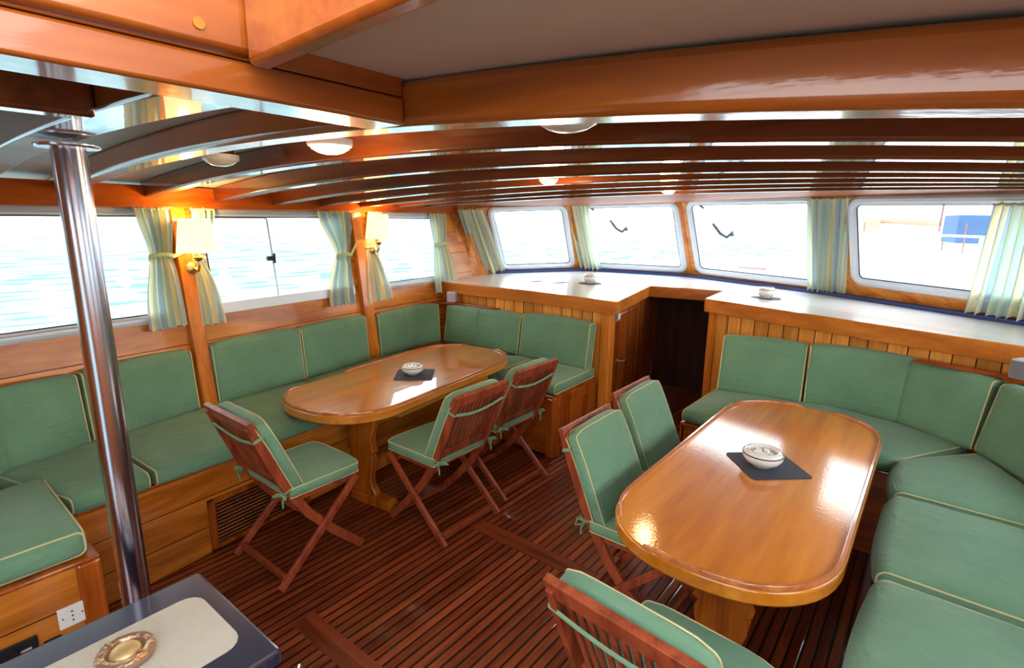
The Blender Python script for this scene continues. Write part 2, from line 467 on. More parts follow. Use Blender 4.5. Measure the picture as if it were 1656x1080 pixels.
# ------------------------------------------------------------------ shell
def wx(y, z): return -3.216-.13*y-.16*z            # inner face of the port side
NP = Vector((1, .13, .16)).normalized()
def pw(y, z, off=0.0):
    return Vector((wx(y, z), y, z))+NP*off
def ceil_z(x, y=0):
    # underside of the deck beams: the camber flattens and swings to starboard going forward
    t = min(max(0, y-.8), 3.4)
    return 1.95-.021*min(t, 1.2)-(.027-.0065*min(t, 2.9))*(x+1.7-.32*t)**2

# sole
bm = BM(); box(bm, -4.3, 1.1, -1.6, 5.6, -.06, 0); struct('floor', bm, 'floor', smooth=False)
k = 1
for (y0, y1) in ((1.01, 1.06), (1.062, 1.115), (2.065, 2.115), (2.117, 2.17)):
    bm = BM(); box(bm, -2.0, -.75, y0, y1, 0, .0025); struct('trim_%d' % k, bm, 'floorx', 'narrow cross board framing the deck hatch', smooth=False); k += 1

def rrect(a0, a1, b0, b1, R, n=6, m=6):
    """rounded rectangle sampled with the same count per side"""
    pts = []
    cs = [(a1-R, b1-R, 0), (a0+R, b1-R, 90), (a0+R, b0+R, 180), (a1-R, b0+R, 270)]
    for q, (ca, cb, st) in enumerate(cs):
        for j in range(n+1):
            t = math.radians(st+90*j/n); pts.append((ca+R*math.cos(t), cb+R*math.sin(t)))
    return pts

def ring(bm, L1, L2):
    n = len(L1)
    for i in range(n):
        try: bm.faces.new((L1[i], L1[(i+1) % n], L2[(i+1) % n], L2[i]))
        except ValueError: pass

def hole_panel(bm, S, W, Hh, hole, thick, R=.07):
    """S(a,b,off) surface in metres, panel 0..W x 0..Hh, hole=(a0,a1,b0,b1)"""
    a0, a1, b0, b1 = hole; inner = rrect(a0, a1, b0, b1, R)
    ca, cb = (a0+a1)/2, (b0+b1)/2; outer = []
    n = 7
    corners = [(W, Hh), (0, Hh), (0, 0), (W, 0)]
    for i, (a, b) in enumerate(inner):
        q = i//n; j = i % n; c = corners[q]
        # first half of the corner arc runs to one side, second half to the other
        if j == n//2: outer.append(c)
        else:
            first = j < n//2
            if q == 0: outer.append((W, b) if first else (a, Hh))
            elif q == 1: outer.append((a, Hh) if first else (0, b))
            elif q == 2: outer.append((0, b) if first else (a, 0))
            else: outer.append((a, 0) if first else (W, b))
    for off, flip in ((0, 0), (-thick, 1)):
        I = [bm.verts.new(S(a, b, off)) for a, b in inner]; O = [bm.verts.new(S(a, b, off)) for a, b in outer]
        ring(bm, I, O)
        if off == 0: I0, O0 = I, O
    ring(bm, I0, I); ring(bm, O0, O)

def frame_ring(bm, S, hole, R, prof):
    """sweep prof=[(inset,off)] round the rounded opening"""
    loops = []
    for ins, off in prof:
        pts = rrect(hole[0]+ins, hole[1]-ins, hole[2]+ins, hole[3]-ins, max(R-ins, .012))
        loops.append([bm.verts.new(S(a, b, off)) for a, b in pts])
    for A, B in zip(loops, loops[1:]+loops[:1]): ring(bm, A, B)

def pane_bm(S, hole, ins, off, R):
    bm = BM(); pts = rrect(hole[0]+ins, hole[1]-ins, hole[2]+ins, hole[3]-ins, max(R-ins, .01))
    A = [bm.verts.new(S(a, b, off)) for a, b in pts]; B = [bm.verts.new(S(a, b, off-.005)) for a, b in pts]
    ring(bm, A, B); bm.faces.new(A); bm.faces.new(list(reversed(B))); return bm

win_n = 1
# port side wall with three openings
bm = BM()
PZ0, PZ1 = 0.0, 1.90
port = [(-1.5, 1.345, (-.75, 1.22)), (1.345, 2.745, (1.46, 2.62)), (2.745, 4.3, (2.93, 3.83))]
pz = (1.145, 1.765)
Ss = []
for y0, y1, (h0, h1) in port:
    S = (lambda y0: (lambda a, b, off: pw(y0+a, PZ0+b, off)))(y0)
    hole_panel(bm, S, y1-y0, PZ1-PZ0, (h0-y0, h1-y0, pz[0], pz[1]), .07, R=.04)
    Ss.append((S, (h0-y0, h1-y0, pz[0], pz[1])))
struct('wall_port', bm, 'wall', 'varnished planked side wall under three windows', smooth=False)
for i, (S, h) in enumerate(Ss):
    bm = BM(); frame_ring(bm, S, h, .04, [(-.022, .001), (-.022, .012), (-.012, .018), (.012, .018), (.018, .008), (.030, .006), (.030, -.05), (.0, -.05)] )
    w = struct('window_%d' % win_n, bm, 'alu', ['wide side window with a pale aluminium frame, behind the steel pole', 'sliding side window with a dark latch, between the two wall lamps', 'small side window nearest the forward corner'][i])
    win_n += 1
    bm = BM(); frame_ring(bm, S, h, .04, [(.030, .002), (.030, .007), (.037, .007), (.037, .002)]); obj('gasket', bm, 'rubber', w, smooth=False)
    obj('pane', pane_bm(S, h, .03, -.02, .04), 'glass', w, smooth=False)
    if i == 1:      # sliding sash: second pane, stile and latch; deep sill track
        wd = h[1]-h[0]
        bm = BM(); frame_ring(bm, S, (h[0]+.03, h[0]+.50, h[2]+.03, h[3]-.03), .02, [(0, -.002), (0, .004), (.012, .004), (.012, -.002)]); obj('sash', bm, 'alu', w, smooth=False)
        obj('pane', pane_bm(S, (h[0]+.03, h[0]+.50, h[2]+.03, h[3]-.03), .012, .0, .02), 'glass', w, smooth=False)
        bm = BM()
        c = S(h[0]+.475, 1.45, .018); bar(bm, c+Vector((0, -.035, 0)), c+Vector((0, .015, 0)), .02, .03); bar(bm, c+Vector((0, .010, 0)), c+Vector((0, .024, 0)), .022, .07)
        obj('latch', bm, 'rubber', w, smooth=False)
        bm = BM(); prism3(bm, [S(h[0]-.01, pz[0]-.02, .0), S(h[0]-.01, pz[0]-.02, .03), S(h[0]-.01, pz[0]+.045, .03), S(h[0]-.01, pz[0]+.055, .0)], S(h[1]+.01, 0, 0)-S(h[0]-.01, 0, 0))
        obj('track', bm, 'alu', w, smooth=False)

# posts on the port side
for (ya, yb), zl in (((1.30, 1.385), .5), ((2.69, 2.795), .5)):
    bm = BM()
    prism3(bm, [pw(ya, 1.80, 0), pw(yb, 1.80, 0), pw(yb, zl, 0), pw(ya, zl, 0)], NP*.045)
    struct('trim_%d' % k, bm, 'post', 'upright varnished post between the side windows', bevel=.006); k += 1
# stringer along the top of the port wall
bm = BM(); prism3(bm, [pw(-1.5, 1.775, 0), pw(-1.5, 1.775, .05), pw(-1.5, 1.90, .05), pw(-1.5, 1.90, 0)], Vector((-.13*5.65, 5.65, 0)))
struct('trim_%d' % k, bm, 'stringer', 'long orange stringer above the side windows carrying the beam ends', bevel=.005); k += 1

# front wall: raked panels
FA = [(-4.02, 4.75), (-3.47, 5.82), (-2.2, 6.05), (-.75, 5.45), (1.0, 4.35)]
FT = [(-3.847, 4.265, 1.87), (-3.345, 5.346, 1.93), (-2.2, 5.529, 1.965), (-.815, 4.929, 1.965), (.875, 3.851, 1.93)]
def fpanel(i):
    b0 = Vector((*FA[i], 1.125)); b1 = Vector((*FA[i+1], 1.125)); t0 = Vector(FT[i]); t1 = Vector(FT[i+1])
    n = (t0-b0+t1-b1).cross(b1-b0).normalized()
    if n.y > 0: n = -n
    def S(u, v, off=0.0): return (b0*(1-u)+b1*u)*(1-v)+(t0*(1-u)+t1*u)*v+n*off
    return S, ((b1-b0).length+(t1-t0).length)/2, ((t0-b0).length+(t1-b1).length)/2, n
frontwin = [(.10, .885, .085, .955), (.06, .962, .085, .958), (.075, .96, .095, .962), (.13, .80, .18, .945)]
labels = ['front window nearest the port corner, past the first striped curtain', 'front window left of the centre post with a wiper outside',
          'front window right of the centre post with a wiper outside', 'right-hand front window looking onto moored boats']
bm = BM(); Fs = []
for i in range(4):
    Sf, W, Hh, n = fpanel(i)
    S = (lambda Sf, W, Hh: (lambda a, b, off: Sf(a/W, b/Hh, off)))(Sf, W, Hh)
    u0, u1, v0, v1 = frontwin[i]; h = (u0*W, u1*W, v0*Hh, v1*Hh)
    hole_panel(bm, (lambda S, Hh: (lambda a, b, off: S(a, b*1.0, off)))(S, Hh), W, Hh, h, .06, R=.085)
    Fs.append((S, h, Sf, W, Hh, n))
    # below the counter line and above to the ceiling
    prism3(bm, [Sf(0, 0, 0), Sf(1, 0, 0), Sf(1, -.25, 0), Sf(0, -.25, 0)], n*-.06)
    prism3(bm, [Sf(0, 1, 0), Sf(1, 1, 0), Sf(1, 1.12, 0), Sf(0, 1.12, 0)], n*-.06)
# port forward corner panel
c0 = Vector((-3.955, 4.25, 1.05)); c1 = Vector((-4.03, 4.02, 1.93))
prism3(bm, [c0, Vector((*FA[0], 1.05)), Vector(FT[0])+Vector((0, 0, .06)), c1], Vector((-.06, .03, 0)))
struct('wall_front', bm, 'wallx', 'raked varnished front bulkhead holding four windows', smooth=False)
for i, (S, h, Sf, W, Hh, n) in enumerate(Fs):
    bm = BM(); frame_ring(bm, S, h, .085, [(-.028, .001), (-.028, .012), (-.016, .022), (.008, .022), (.020, .010), (.040, .006), (.040, -.05), (0, -.05)])
    w = struct('window_%d' % win_n, bm, 'alu', labels[i]); win_n += 1
    bm = BM(); frame_ring(bm, S, h, .085, [(.040, -.002), (.040, .004), (.047, .004), (.047, -.002)]); obj('gasket', bm, 'rubber', w, smooth=False)
    obj('pane', pane_bm(S, h, .034, -.02, .085), 'glass', w, smooth=False)
# centre post and header of the front wall
for i in (1, 2, 3):
    Sf = Fs[i-1][2]; bm = BM(); n = Fs[i-1][5]
    a = Sf(1, -.02, .0); b = Sf(1, 1.02, .0); s = (Sf(1, 0, 0)-Sf(0, 0, 0)).normalized()
    wd = .018
    prism3(bm, [a-s*wd, a+s*wd, b+s*wd, b-s*wd], n*.014)
    struct('trim_%d' % k, bm, 'post', 'dark narrow post between two front windows', bevel=.004); k += 1
bm = BM()
for i in range(4):
    Sf = Fs[i][2]; n = Fs[i][5]
    prism3(bm, [Sf(0, .985, 0), Sf(1, .985, 0), Sf(1, 1.06, 0), Sf(0, 1.06, 0)], n*.03)
struct('trim_%d' % k, bm, 'beam', 'curved header rail above the front windows', bevel=.004); k += 1

# starboard and aft walls (beyond the frame) with the openings that light the cabin
bm = BM()
S = lambda a, b, off: Vector((.80+.02*a+(-off), -1.5+a, b))
for a0, a1 in ((0, 1.9), (1.9, 3.4), (3.4, 5.75)):
    S2 = (lambda a0: (lambda a, b, off: S(a0+a, b, off)))(a0)
    hole_panel(bm, S2, a1-a0, 2.0, (.2, a1-a0-.2, 1.145, 1.765), .06, R=.04)
struct('wall_starboard', bm, 'wall', 'varnished side wall with window openings', smooth=False)
bm = BM(); box(bm, -3.2, -1.25, -1.56, -1.5, 0, 2.1); box(bm, -.35, .9, -1.56, -1.5, 0, 2.1); box(bm, -1.25, -.35, -1.56, -1.5, 1.80, 2.1)
struct('wall_aft', bm, 'wallx', 'aft bulkhead with the wide open companionway', smooth=False)

# deck head with the open skylight hatch
HX0, HX1, HY0, HY1 = -.90, .55, -.9, .45
def ceil_patch(bm, x0, x1, y0f, y1f, n=10, m=6):
    for j in range(n):
        xa = x0+(x1-x0)*j/n; xb = x0+(x1-x0)*(j+1)/n
        for q in range(m):
            f = lambda x, t: y0f(x)+(y1f(x)-y0f(x))*t
            c = [(xa, f(xa, q/m)), (xb, f(xb, q/m)), (xb, f(xb, (q+1)/m)), (xa, f(xa, (q+1)/m))]
            v = [bm.verts.new((x, y, ceil_z(x, y)+.09+h)) for h in (0, .04) for x, y in c]
            for g in ((0, 3, 2, 1), (4, 5, 6, 7), (0, 1, 5, 4), (1, 2, 6, 5), (2, 3, 7, 6), (3, 0, 4, 7)): bm.faces.new([v[i] for i in g])
def fwd_y(x):
    P = [(-4.3, 4.0), (-3.9, 4.3), (-3.4, 5.35), (-2.2, 5.5), (-.8, 4.95), (1.0, 3.95)]
    for a, b in zip(P, P[1:]):
        if x <= b[0]: return a[1]+(b[1]-a[1])*(x-a[0])/(b[0]-a[0])+.1
    return 4.0
bm = BM()
ceil_patch(bm, -4.15, HX0-.05, lambda x: -1.5, fwd_y, 16)
ceil_patch(bm, HX0-.05, HX1+.05, lambda x: HY1+.042, fwd_y, 8)
ceil_patch(bm, HX0-.05, HX1+.05, lambda x: -1.5, lambda x: HY0, 4)
ceil_patch(bm, HX1+.05, 1.0, lambda x: -1.5, fwd_y, 4)
struct('ceiling', bm, 'ceil', 'off-white painted deck head between the beams', smooth=False)

def camber_beam(y0, y1, x0, x1, depth, mat, label, n=30, bev=.008, dz=0.0):
    global k
    bm = BM(); rings = []
    for i in range(n+1):
        x = x0+(x1-x0)*i/n; z = ceil_z(x, y0)+dz
        rings.append([bm.verts.new((x, y0, z)), bm.verts.new((x, y1, z)), bm.verts.new((x, y1, z+depth)), bm.verts.new((x, y0, z+depth))])
    for A, B in zip(rings, rings[1:]): ring(bm, A, B)
    bm.faces.new(rings[0]); bm.faces.new(list(reversed(rings[-1])))
    o = struct('trim_%d' % k, bm, mat, label, bevel=bev); k += 1; return o

ords = ['second', 'third', 'fourth', 'fifth', 'sixth', 'seventh', 'eighth', 'ninth', 'tenth', 'eleventh', 'twelfth']
camber_beam(.78, .875, -4.0, .95, .088, 'bigbeam', 'massive varnished deck beam crossing the foreground, forward edge of the hatch', bev=.015)
yb = 1.18; i = 0
while yb < 3.75:
    # port and starboard ends at the hull or at the front bulkhead
    xs = [x/50 for x in range(-205, 50) if fwd_y(x/50)-.15 > yb+.07]
    x0 = max(min(xs), wx(yb, 1.87)+.01); x1 = min(max(xs), .95)
    camber_beam(yb, yb+.07, x0, x1, .088, 'beam', 'cambered deck beam, %s forward from the hatch' % ords[i]); yb += .405; i += 1
bm = BM(); xs = [-3.95+4.85*i/24 for i in range(25)]
rings = [[(x, min(3.70, fwd_y(x)-.2)), (x, fwd_y(x)+.02)] for x in xs]
V_ = [[bm.verts.new((x, y, ceil_z(x, 3.70)+.018+h)) for h in (0, .015) for x, y in r_] for r_ in rings]
for A, B in zip(V_, V_[1:]):
    for a_, b_ in ((0, 1), (1, 3), (3, 2), (2, 0)): bm.faces.new((A[a_], A[b_], B[b_], B[a_]))
struct('trim_%d' % k, bm, 'head', 'varnished deck edge board between the last beam and the front windows', smooth=False); k += 1
camber_beam(.375, .50, wx(.4, 1.87), -.99, .088, 'beam', 'broad deck beam resting on the steel pole', bev=.006)

def fore_beam(x0, x1, y0, y1, z0, z1, mat, label, bev=.008):
    global k
    bm = BM(); box(bm, x0, x1, y0, y1, z0, z1); struct('trim_%d' % k, bm, mat, label, bevel=bev); k += 1
fore_beam(-1.01, -.90, -1.5, .778, 1.932, 1.985, 'carling', 'lower board of the hatch side, running fore and aft', .006)
fore_beam(-1.00, -.905, -1.5, .778, 1.987, 2.03, 'carling', 'upper lip of the hatch side below the painted ceiling', .002)
fore_beam(-.96, -.885, -1.0, .475, 1.992, 2.24, 'carling', 'tall inner side of the skylight hatch')
fore_beam(-1.40, -1.34, -1.5, .374, 1.932, 2.02, 'beam', 'short fore and aft beam aft of the pole')
# forward coaming of the skylight, slightly cambered
bm = BM(); rings = []
for j in range(17):
    x = -.884+1.48*j/16; z = 1.974+.02*math.sin(PI*j/16)+.012*j/16
    if j == 0: z += .0
    rings.append([bm.verts.new((x, .45, z)), bm.verts.new((x, .49, z)), bm.verts.new((x, .49, 2.24)), bm.verts.new((x, .45, 2.24))])
for A, B in zip(rings, rings[1:]): ring(bm, A, B)
bm.faces.new(rings[0]); bm.faces.new(list(reversed(rings[-1])))
struct('trim_%d' % k, bm, 'carling', 'forward coaming of the skylight hatch, bright orange varnish', bevel=.01); k += 1
fore_beam(.57, .64, -1.0, .475, 1.92, 2.05, 'carling', 'starboard side of the skylight hatch')
fore_beam(-.88, .56, -.98, -.91, 1.92, 2.05, 'carling', 'aft side of the skylight hatch')

# wood plugs on the coaming
for (x, y, z) in ((-.884, .385, 2.018),):
    bm = BM(); lathe(bm, [(.0, .002), (.008, .002), (.008, 0)], n=16, Mx=Matrix.Translation((x, y, z)) @ Matrix.Rotation(PI/2, 4, 'Y'))
    struct('trim_%d' % k, bm, 'post', 'round wooden plug in the hatch side'); k += 1

# ------------------------------------------------------------------ steel pole
t = thing('steel_pole', 'polished steel support pole under the broad deck beam', 'pole', (-1.99, .475, 0))
bm = BM(); lathe(bm, [(0, 0), (.042, 0), (.042, 1.93), (0, 1.93)], (-1.99, .475, 0), 40); obj('tube', bm, 'steel', t)
bm = BM(); lathe(bm, [(0, 1.928), (.075, 1.928), (.078, 1.932), (.078, 1.937), (0, 1.944)], (-1.99, .475, 0), 40); obj('top_flange', bm, 'steel', t)
bm = BM(); lathe(bm, [(0, .0), (.075, 0), (.075, .008), (.046, .012), (.046, .03), (0, .03)], (-1.99, .475, 0), 40); obj('base_flange', bm, 'steel', t)

# ------------------------------------------------------------------ benches
t = thing('built_in_bench', 'varnished bench base along the side windows, with socket and vent grille', 'bench', (-2.9, 1.5, 0))
# long side: front face slants outboard going forward
def bx(y): return -2.70-.10*y
bm = BM()
prism(bm, [(bx(.45), .45), (bx(3.11), 3.11), (-2.07, 3.11), (-2.07, 3.74), (-3.86, 3.74), (wx(.45, .3)+.1, .45)], .47, .487)
obj('seat_board', bm, 'benchx', t, smooth=False, bevel=.004)
bm = BM(); bar(bm, (bx(.45)-.012, .45, .245), (bx(3.11)-.012, 3.11, .245), .024, .45); obj('front_panel', bm, 'bench', t, smooth=False)
bm = BM(); bar(bm, (bx(.45)-.002, .45, .055), (bx(1.02)-.002, 1.02, .055), .014, .10); obj('kick_board', bm, 'bench', t, smooth=False, bevel=.003)
# return along the forward bulkhead
bm = BM(); box(bm, bx(3.1)-.01, -2.09, 3.125, 3.15, .02, .47); obj('front_panel', bm, 'benchx', t, smooth=False)
bm = BM(); box(bm, -2.095, -2.075, 3.13, 3.73, 0, .47); obj('end_panel', bm, 'benchz', t, smooth=False)
bm = BM(); box(bm, -2.125, -2.062, 3.105, 3.17, 0, .468); obj('corner_post', bm, 'benchz', t, smooth=False, bevel=.01)
bm = BM(); box(bm, -2.074, -2.062, 3.17, 3.73, .39, .468); box(bm, -2.074, -2.062, 3.17, 3.73, 0, .07); box(bm, -2.074, -2.062, 3.62, 3.73, .07, .39)
obj('panel_frame', bm, 'benchz', t, smooth=False, bevel=.003)
# aft leg of the bench in the left foreground
bm = BM(); box(bm, -2.375, -2.35, -1.4, .43, .0, .47); obj('front_panel', bm, 'bench', t, smooth=False)
bm = BM(); box(bm, -2.80, -2.35, .43, .455, .0, .47); obj('end_panel', bm, 'benchx', t, smooth=False)
bm = BM(); box(bm, -2.39, -2.338, .39, .468, .0, .475); obj('corner_post', bm, 'benchz', t, smooth=False, bevel=.012)
bm = BM(); box(bm, -3.30, -2.335, -1.4, .465, .475, .492); obj('seat_board', bm, 'benchx', t, smooth=False, bevel=.006)
# vent grille
g0, g1 = 1.02, 1.62
fm = BM()
def bq(y, z, o): return Vector((bx(y)+o, y, z))
for (ya, yb2, za, zb2) in ((g0, g0+.035, .02, .30), (g1-.035, g1, .02, .30), (g0, g1, .275, .30), (g0, g1, .02, .04)):
    prism3(fm, [bq(ya, za, 0), bq(yb2, za, 0), bq(yb2, zb2, 0), bq(ya, zb2, 0)], (.018, 0, 0))
vent = obj('vent_frame', fm, 'benchz', t, smooth=False, bevel=.002)
sm = BM()
for j in range(11):
    z = .052+j*.02
    prism3(sm, [bq(g0+.03, z, .002), bq(g0+.03, z+.004, .012), bq(g0+.03, z+.010, .012), bq(g0+.03, z+.006, .002)], (bx(g1-.03)-bx(g0+.03), g1-g0-.06, 0))
obj('slats', sm, 'benchx', vent, smooth=False)
bm = BM(); prism3(bm, [bq(g0+.03, .03, .0005), bq(g1-.03, .03, .0005), bq(g1-.03, .28, .0005), bq(g0+.03, .28, .0005)], (.001, 0, 0)); obj('backing', bm, 'blackmatt', vent, smooth=False)
# ledge (coaming) behind the corner cushions
bm = BM(); prism(bm, [(wx(2.8, .96)+.01, 2.80), (wx(2.8, .96)+.06, 2.80), (-3.80, 3.60), (-3.62, 3.68), (-3.10, 3.70), (-3.10, 3.755), (-3.87, 3.755)], .925, .945)
obj('ledge', bm, 'ledge', t, smooth=False, bevel=.004)

t = thing('built_in_bench', 'varnished bench base under the cushions around the right-hand table', 'bench', (-.3, 3.3, 0))
bm = BM(); prism(bm, [(-1.17, 3.23), (-.02, 3.23), (.02, -1.0), (.76, -1.0), (.86, 3.6), (.4, 3.74), (-1.22, 4.15)], .47, .487); obj('seat_board', bm, 'benchx', t, smooth=False, bevel=.004)
bm = BM(); box(bm, -1.16, .0, 3.25, 3.275, .0, .47); obj('front_panel', bm, 'benchx', t, smooth=False)
bm = BM(); box(bm, -1.175, -1.15, 3.25, 4.1, 0, .47); obj('end_panel', bm, 'benchz', t, smooth=False)
bm = BM(); box(bm, .03, .055, -1.0, 3.25, 0, .47); obj('front_panel', bm, 'bench', t, smooth=False)
bm = BM(); prism(bm, [(-.05, 3.80), (.30, 3.72), (.52, 3.50), (.78, 3.2), (.86, 3.3), (.80, 3.56), (.6, 3.72), (.0, 3.86)], .965, .985)
obj('ledge', bm, 'ledge', t, smooth=False, bevel=.004)

# ------------------------------------------------------------------ bench cushions
ZS0, ZS1 = .49, .575
gs = 'green seat cushions on the built-in benches'; gb = 'green back cushions leaning along the benches'
loft_cushion('green seat cushion on the bench end above the wall socket, lower left', [(-2.355, .44), (-2.36, -.35)], [(-3.0, .45), (-3.0, -.35)], .494, .60, gs, nx=12, r=.035, bulge=.022, smooth=False, front=True)
loft_cushion('green seat cushion in the aft corner, left of the steel pole', [(-2.72, .475), (-2.735, .775)], [(-3.30, .30), (-3.42, .74)], ZS0, ZS1, gs, nx=8, smooth=False)
loft_cushion('long green seat cushion under the two side windows, behind the foremost left chair', [(-2.735, .795), (-2.83, 2.0)], [(-3.42, .76), (-3.56, 2.0)], ZS0, ZS1, gs, nx=20, smooth=False)
loft_cushion('green seat cushion beside the left table, below the small side window', [(-2.83, 2.01), (-2.93, 3.09)], [(-3.56, 2.01), (-3.74, 3.09)], ZS0, ZS1, gs, nx=16, smooth=False)
loft_cushion('green corner seat cushion beyond the left table', [(-2.93, 3.10), (-2.62, 3.11)], [(-3.74, 3.10), (-2.66, 3.72)], ZS0, ZS1, gs, nx=8, smooth=False)
loft_cushion('green seat cushion at the free end of the far left bench', [(-2.61, 3.11), (-2.06, 3.115)], [(-2.65, 3.73), (-2.08, 3.73)], ZS0, ZS1, gs, nx=10, smooth=False)
# starboard seats
loft_cushion('green seat cushion under the matchboard panel, far side of the right table', [(-1.165, 3.22), (-.50, 3.215), (-.04, 3.21)], [(-1.15, 3.93), (-.42, 4.02), (.26, 3.71)], ZS0, ZS1, gs, nx=16, smooth=False, r=.04)
loft_cushion('green corner seat cushion right of the right-hand table, farthest of three', [(-.05, 3.185), (-.03, 2.80)], [(.30, 3.60), (.66, 2.78)], ZS0, ZS1+.012, gs, nx=10, smooth=False, r=.04, bulge=.018)
loft_cushion('green seat cushion right of the right-hand table, middle of three', [(-.035, 2.77), (-.035, 2.08)], [(.66, 2.75), (.66, 2.06)], ZS0, ZS1+.012, gs, nx=14, smooth=False, r=.045, bulge=.02)
loft_cushion('green seat cushion in the lower right corner, nearest of three', [(-.035, 2.05), (-.045, .95)], [(.66, 2.03), (.66, .95)], ZS0, ZS1+.015, gs, nx=16, smooth=False, r=.05, bulge=.022)

def back_c(label, F, th, z1, lean=.07, seams=(), nx=10, z0=.574, smooth=True, ends=(0, 1), r=.026):
    """F is the front bottom line; thickness goes to the left-hand normal of travel"""
    B = []
    for i, p in enumerate(F):
        a = Vector(F[max(i-1, 0)]); b = Vector(F[min(i+1, len(F)-1)]); d = (b-a).normalized(); n = Vector((-d.y, d.x))
        B.append((p[0]+n.x*th, p[1]+n.y*th))
    return loft_cushion(label, F, B, z0, z1, gb, lean=lean, r=r, bulge=.014, seams=seams, nx=nx, name='back_cushion', ends=ends, smooth=smooth)

back_c('green curved back cushion at the left edge of the picture', [(-2.95, -.10), (-3.12, .10), (-3.22, .34), (-3.33, .705)], .085, .945, seams=(.62,), nx=16, lean=.03)
back_c('green back cushion behind the steel pole', [(-3.34, .72), (-3.44, 1.285)], .085, .945, smooth=False, nx=12, lean=.03)
back_c('green back cushion between the two wall lamps, nearer the pole', [(-3.45, 1.40), (-3.51, 2.035)], .085, .952, smooth=False, nx=12, lean=.03)
back_c('green back cushion between the two wall lamps, nearer the left table', [(-3.515, 2.045), (-3.60, 2.675)], .085, .952, smooth=False, nx=12, lean=.03)
back_c('green bent back cushion right of the second lamp post', [(-3.62, 2.81), (-3.66, 3.12), (-3.70, 3.40), (-3.68, 3.56)], .085, .94, seams=(.42,), nx=14, lean=.03)
back_c('green bent back cushion in the forward corner behind the left table', [(-3.665, 3.575), (-3.50, 3.575), (-3.2, 3.60), (-2.80, 3.615)], .10, .92, seams=(.47,), nx=14, lean=.06)
back_c('green back cushion on the far left bench beside the cabinet door', [(-2.785, 3.62), (-2.10, 3.605)], .105, .94, smooth=False, nx=12, lean=.05)
back_c('green back cushion beside the dark companionway, far right bench', [(-1.125, 3.77), (-.60, 3.84)], .105, .95, smooth=False, nx=12, lean=.09)
back_c('wide green bent back cushion below the matchboard panel', [(-.585, 3.85), (-.36, 3.885), (-.03, 3.80), (.255, 3.60)], .105, .955, seams=(.56,), nx=18, lean=.07)
back_c('green back cushion below the right-hand grey speaker', [(.265, 3.59), (.40, 3.38), (.52, 3.12), (.575, 2.85)], .105, .955, nx=12, lean=.07)
back_c('green back cushion at the right edge of the picture', [(.58, 2.84), (.60, 2.12)], .105, .955, nx=12, lean=.07, smooth=False)

# ------------------------------------------------------------------ cabinets and counter
CL = [(-3.93, 3.76), (-2.80, 3.83), (-1.95, 3.77)]
t = thing('cabinet', 'matchboard cabinet under the left counter, with a side door', 'cabinet', (-2.9, 4.1, 0))
def wallseg(bm, a, b, z0, z1, th=.025):
    bar(bm, (a[0], a[1], (z0+z1)/2), (b[0], b[1], (z0+z1)/2), th, z1-z0)
bm = BM(); wallseg(bm, (-3.9, 3.79), (-2.80, 3.855), 0, 1.045); wallseg(bm, (-2.80, 3.855), (-2.06, 3.805), 0, 1.045); obj('front_panel', bm, 'tg', t, smooth=False)
bm = BM(); box(bm, -2.08, -1.985, 3.775, 3.86, 0, 1.045); obj('corner_post', bm, 'post', t, smooth=False, bevel=.012)
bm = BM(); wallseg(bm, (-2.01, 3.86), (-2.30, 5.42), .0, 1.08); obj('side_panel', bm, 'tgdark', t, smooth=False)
def side(a, z, o=0.0):   # a metres along the slanted side
    d = Vector((-.21, 1.06, 0)).normalized(); n = Vector((d.y, -d.x, 0)); p = Vector((-1.995, 3.85, z))+d*a+n*o; return p
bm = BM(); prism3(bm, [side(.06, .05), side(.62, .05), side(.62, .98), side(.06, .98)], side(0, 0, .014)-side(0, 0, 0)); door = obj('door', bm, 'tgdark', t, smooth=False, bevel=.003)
bm = BM()
lathe(bm, [(0, 0), (.014, 0), (.014, .012), (0, .012)], n=16, Mx=Matrix.Translation(side(.10, .60, .014)) @ Matrix.Rotation(PI/2, 4, 'Y'))
tube(bm, [side(.10, .60, .014), side(.10, .60, .065), side(.14, .598, .07), side(.23, .585, .06)], .010, 8); obj('door_handle', bm, 'steel', door)
# light switch on the cabinet corner
t = thing('light_switch', 'small square switch on the cabinet corner post', 'switch', (-1.97, 3.84, .98))
bm = BM(); prism3(bm, [side(-.005, .945, .004), side(.085, .945, .004), side(.085, 1.025, .004), side(-.005, 1.025, .004)], side(0, 0, .022)-side(0, 0, 0)); obj('housing', bm, 'greydark', t, smooth=False, bevel=.003)
bm = BM(); prism3(bm, [side(.022, .962, .026), side(.062, .962, .026), side(.062, 1.008, .026), side(.022, 1.008, .026)], side(0, 0, .006)-side(0, 0, 0)); obj('rocker', bm, 'white', t, smooth=False, bevel=.002)

def rz_(x):   # the right-hand counter falls slightly to starboard
    return 1.145+(1.125-1.145)*min(max((x+1.40)/1.8, 0), 1)
t = thing('cabinet', 'matchboard cabinet under the right counter, right of the dark companionway', 'cabinet', (-.4, 4.1, 0))
ra, rb = Vector((-1.36, 4.315, 0)), Vector((.80, 3.745, 0))
bm = BM()
prism3(bm, [Vector((ra.x, ra.y, 0)), Vector((rb.x, rb.y, 0)), Vector((rb.x, rb.y, 1.04)), Vector((ra.x, ra.y, 1.065))], (0, .025, 0)); obj('front_panel', bm, 'tg', t, smooth=False)
bm = BM(); box(bm, -1.395, -1.335, 4.29, 4.36, 0, 1.06); obj('corner_post', bm, 'post', t, smooth=False, bevel=.01)
bm = BM(); wallseg(bm, (-1.385, 4.37), (-1.47, 5.50), 0, 1.08); obj('side_panel', bm, 'tgdark', t, smooth=False)

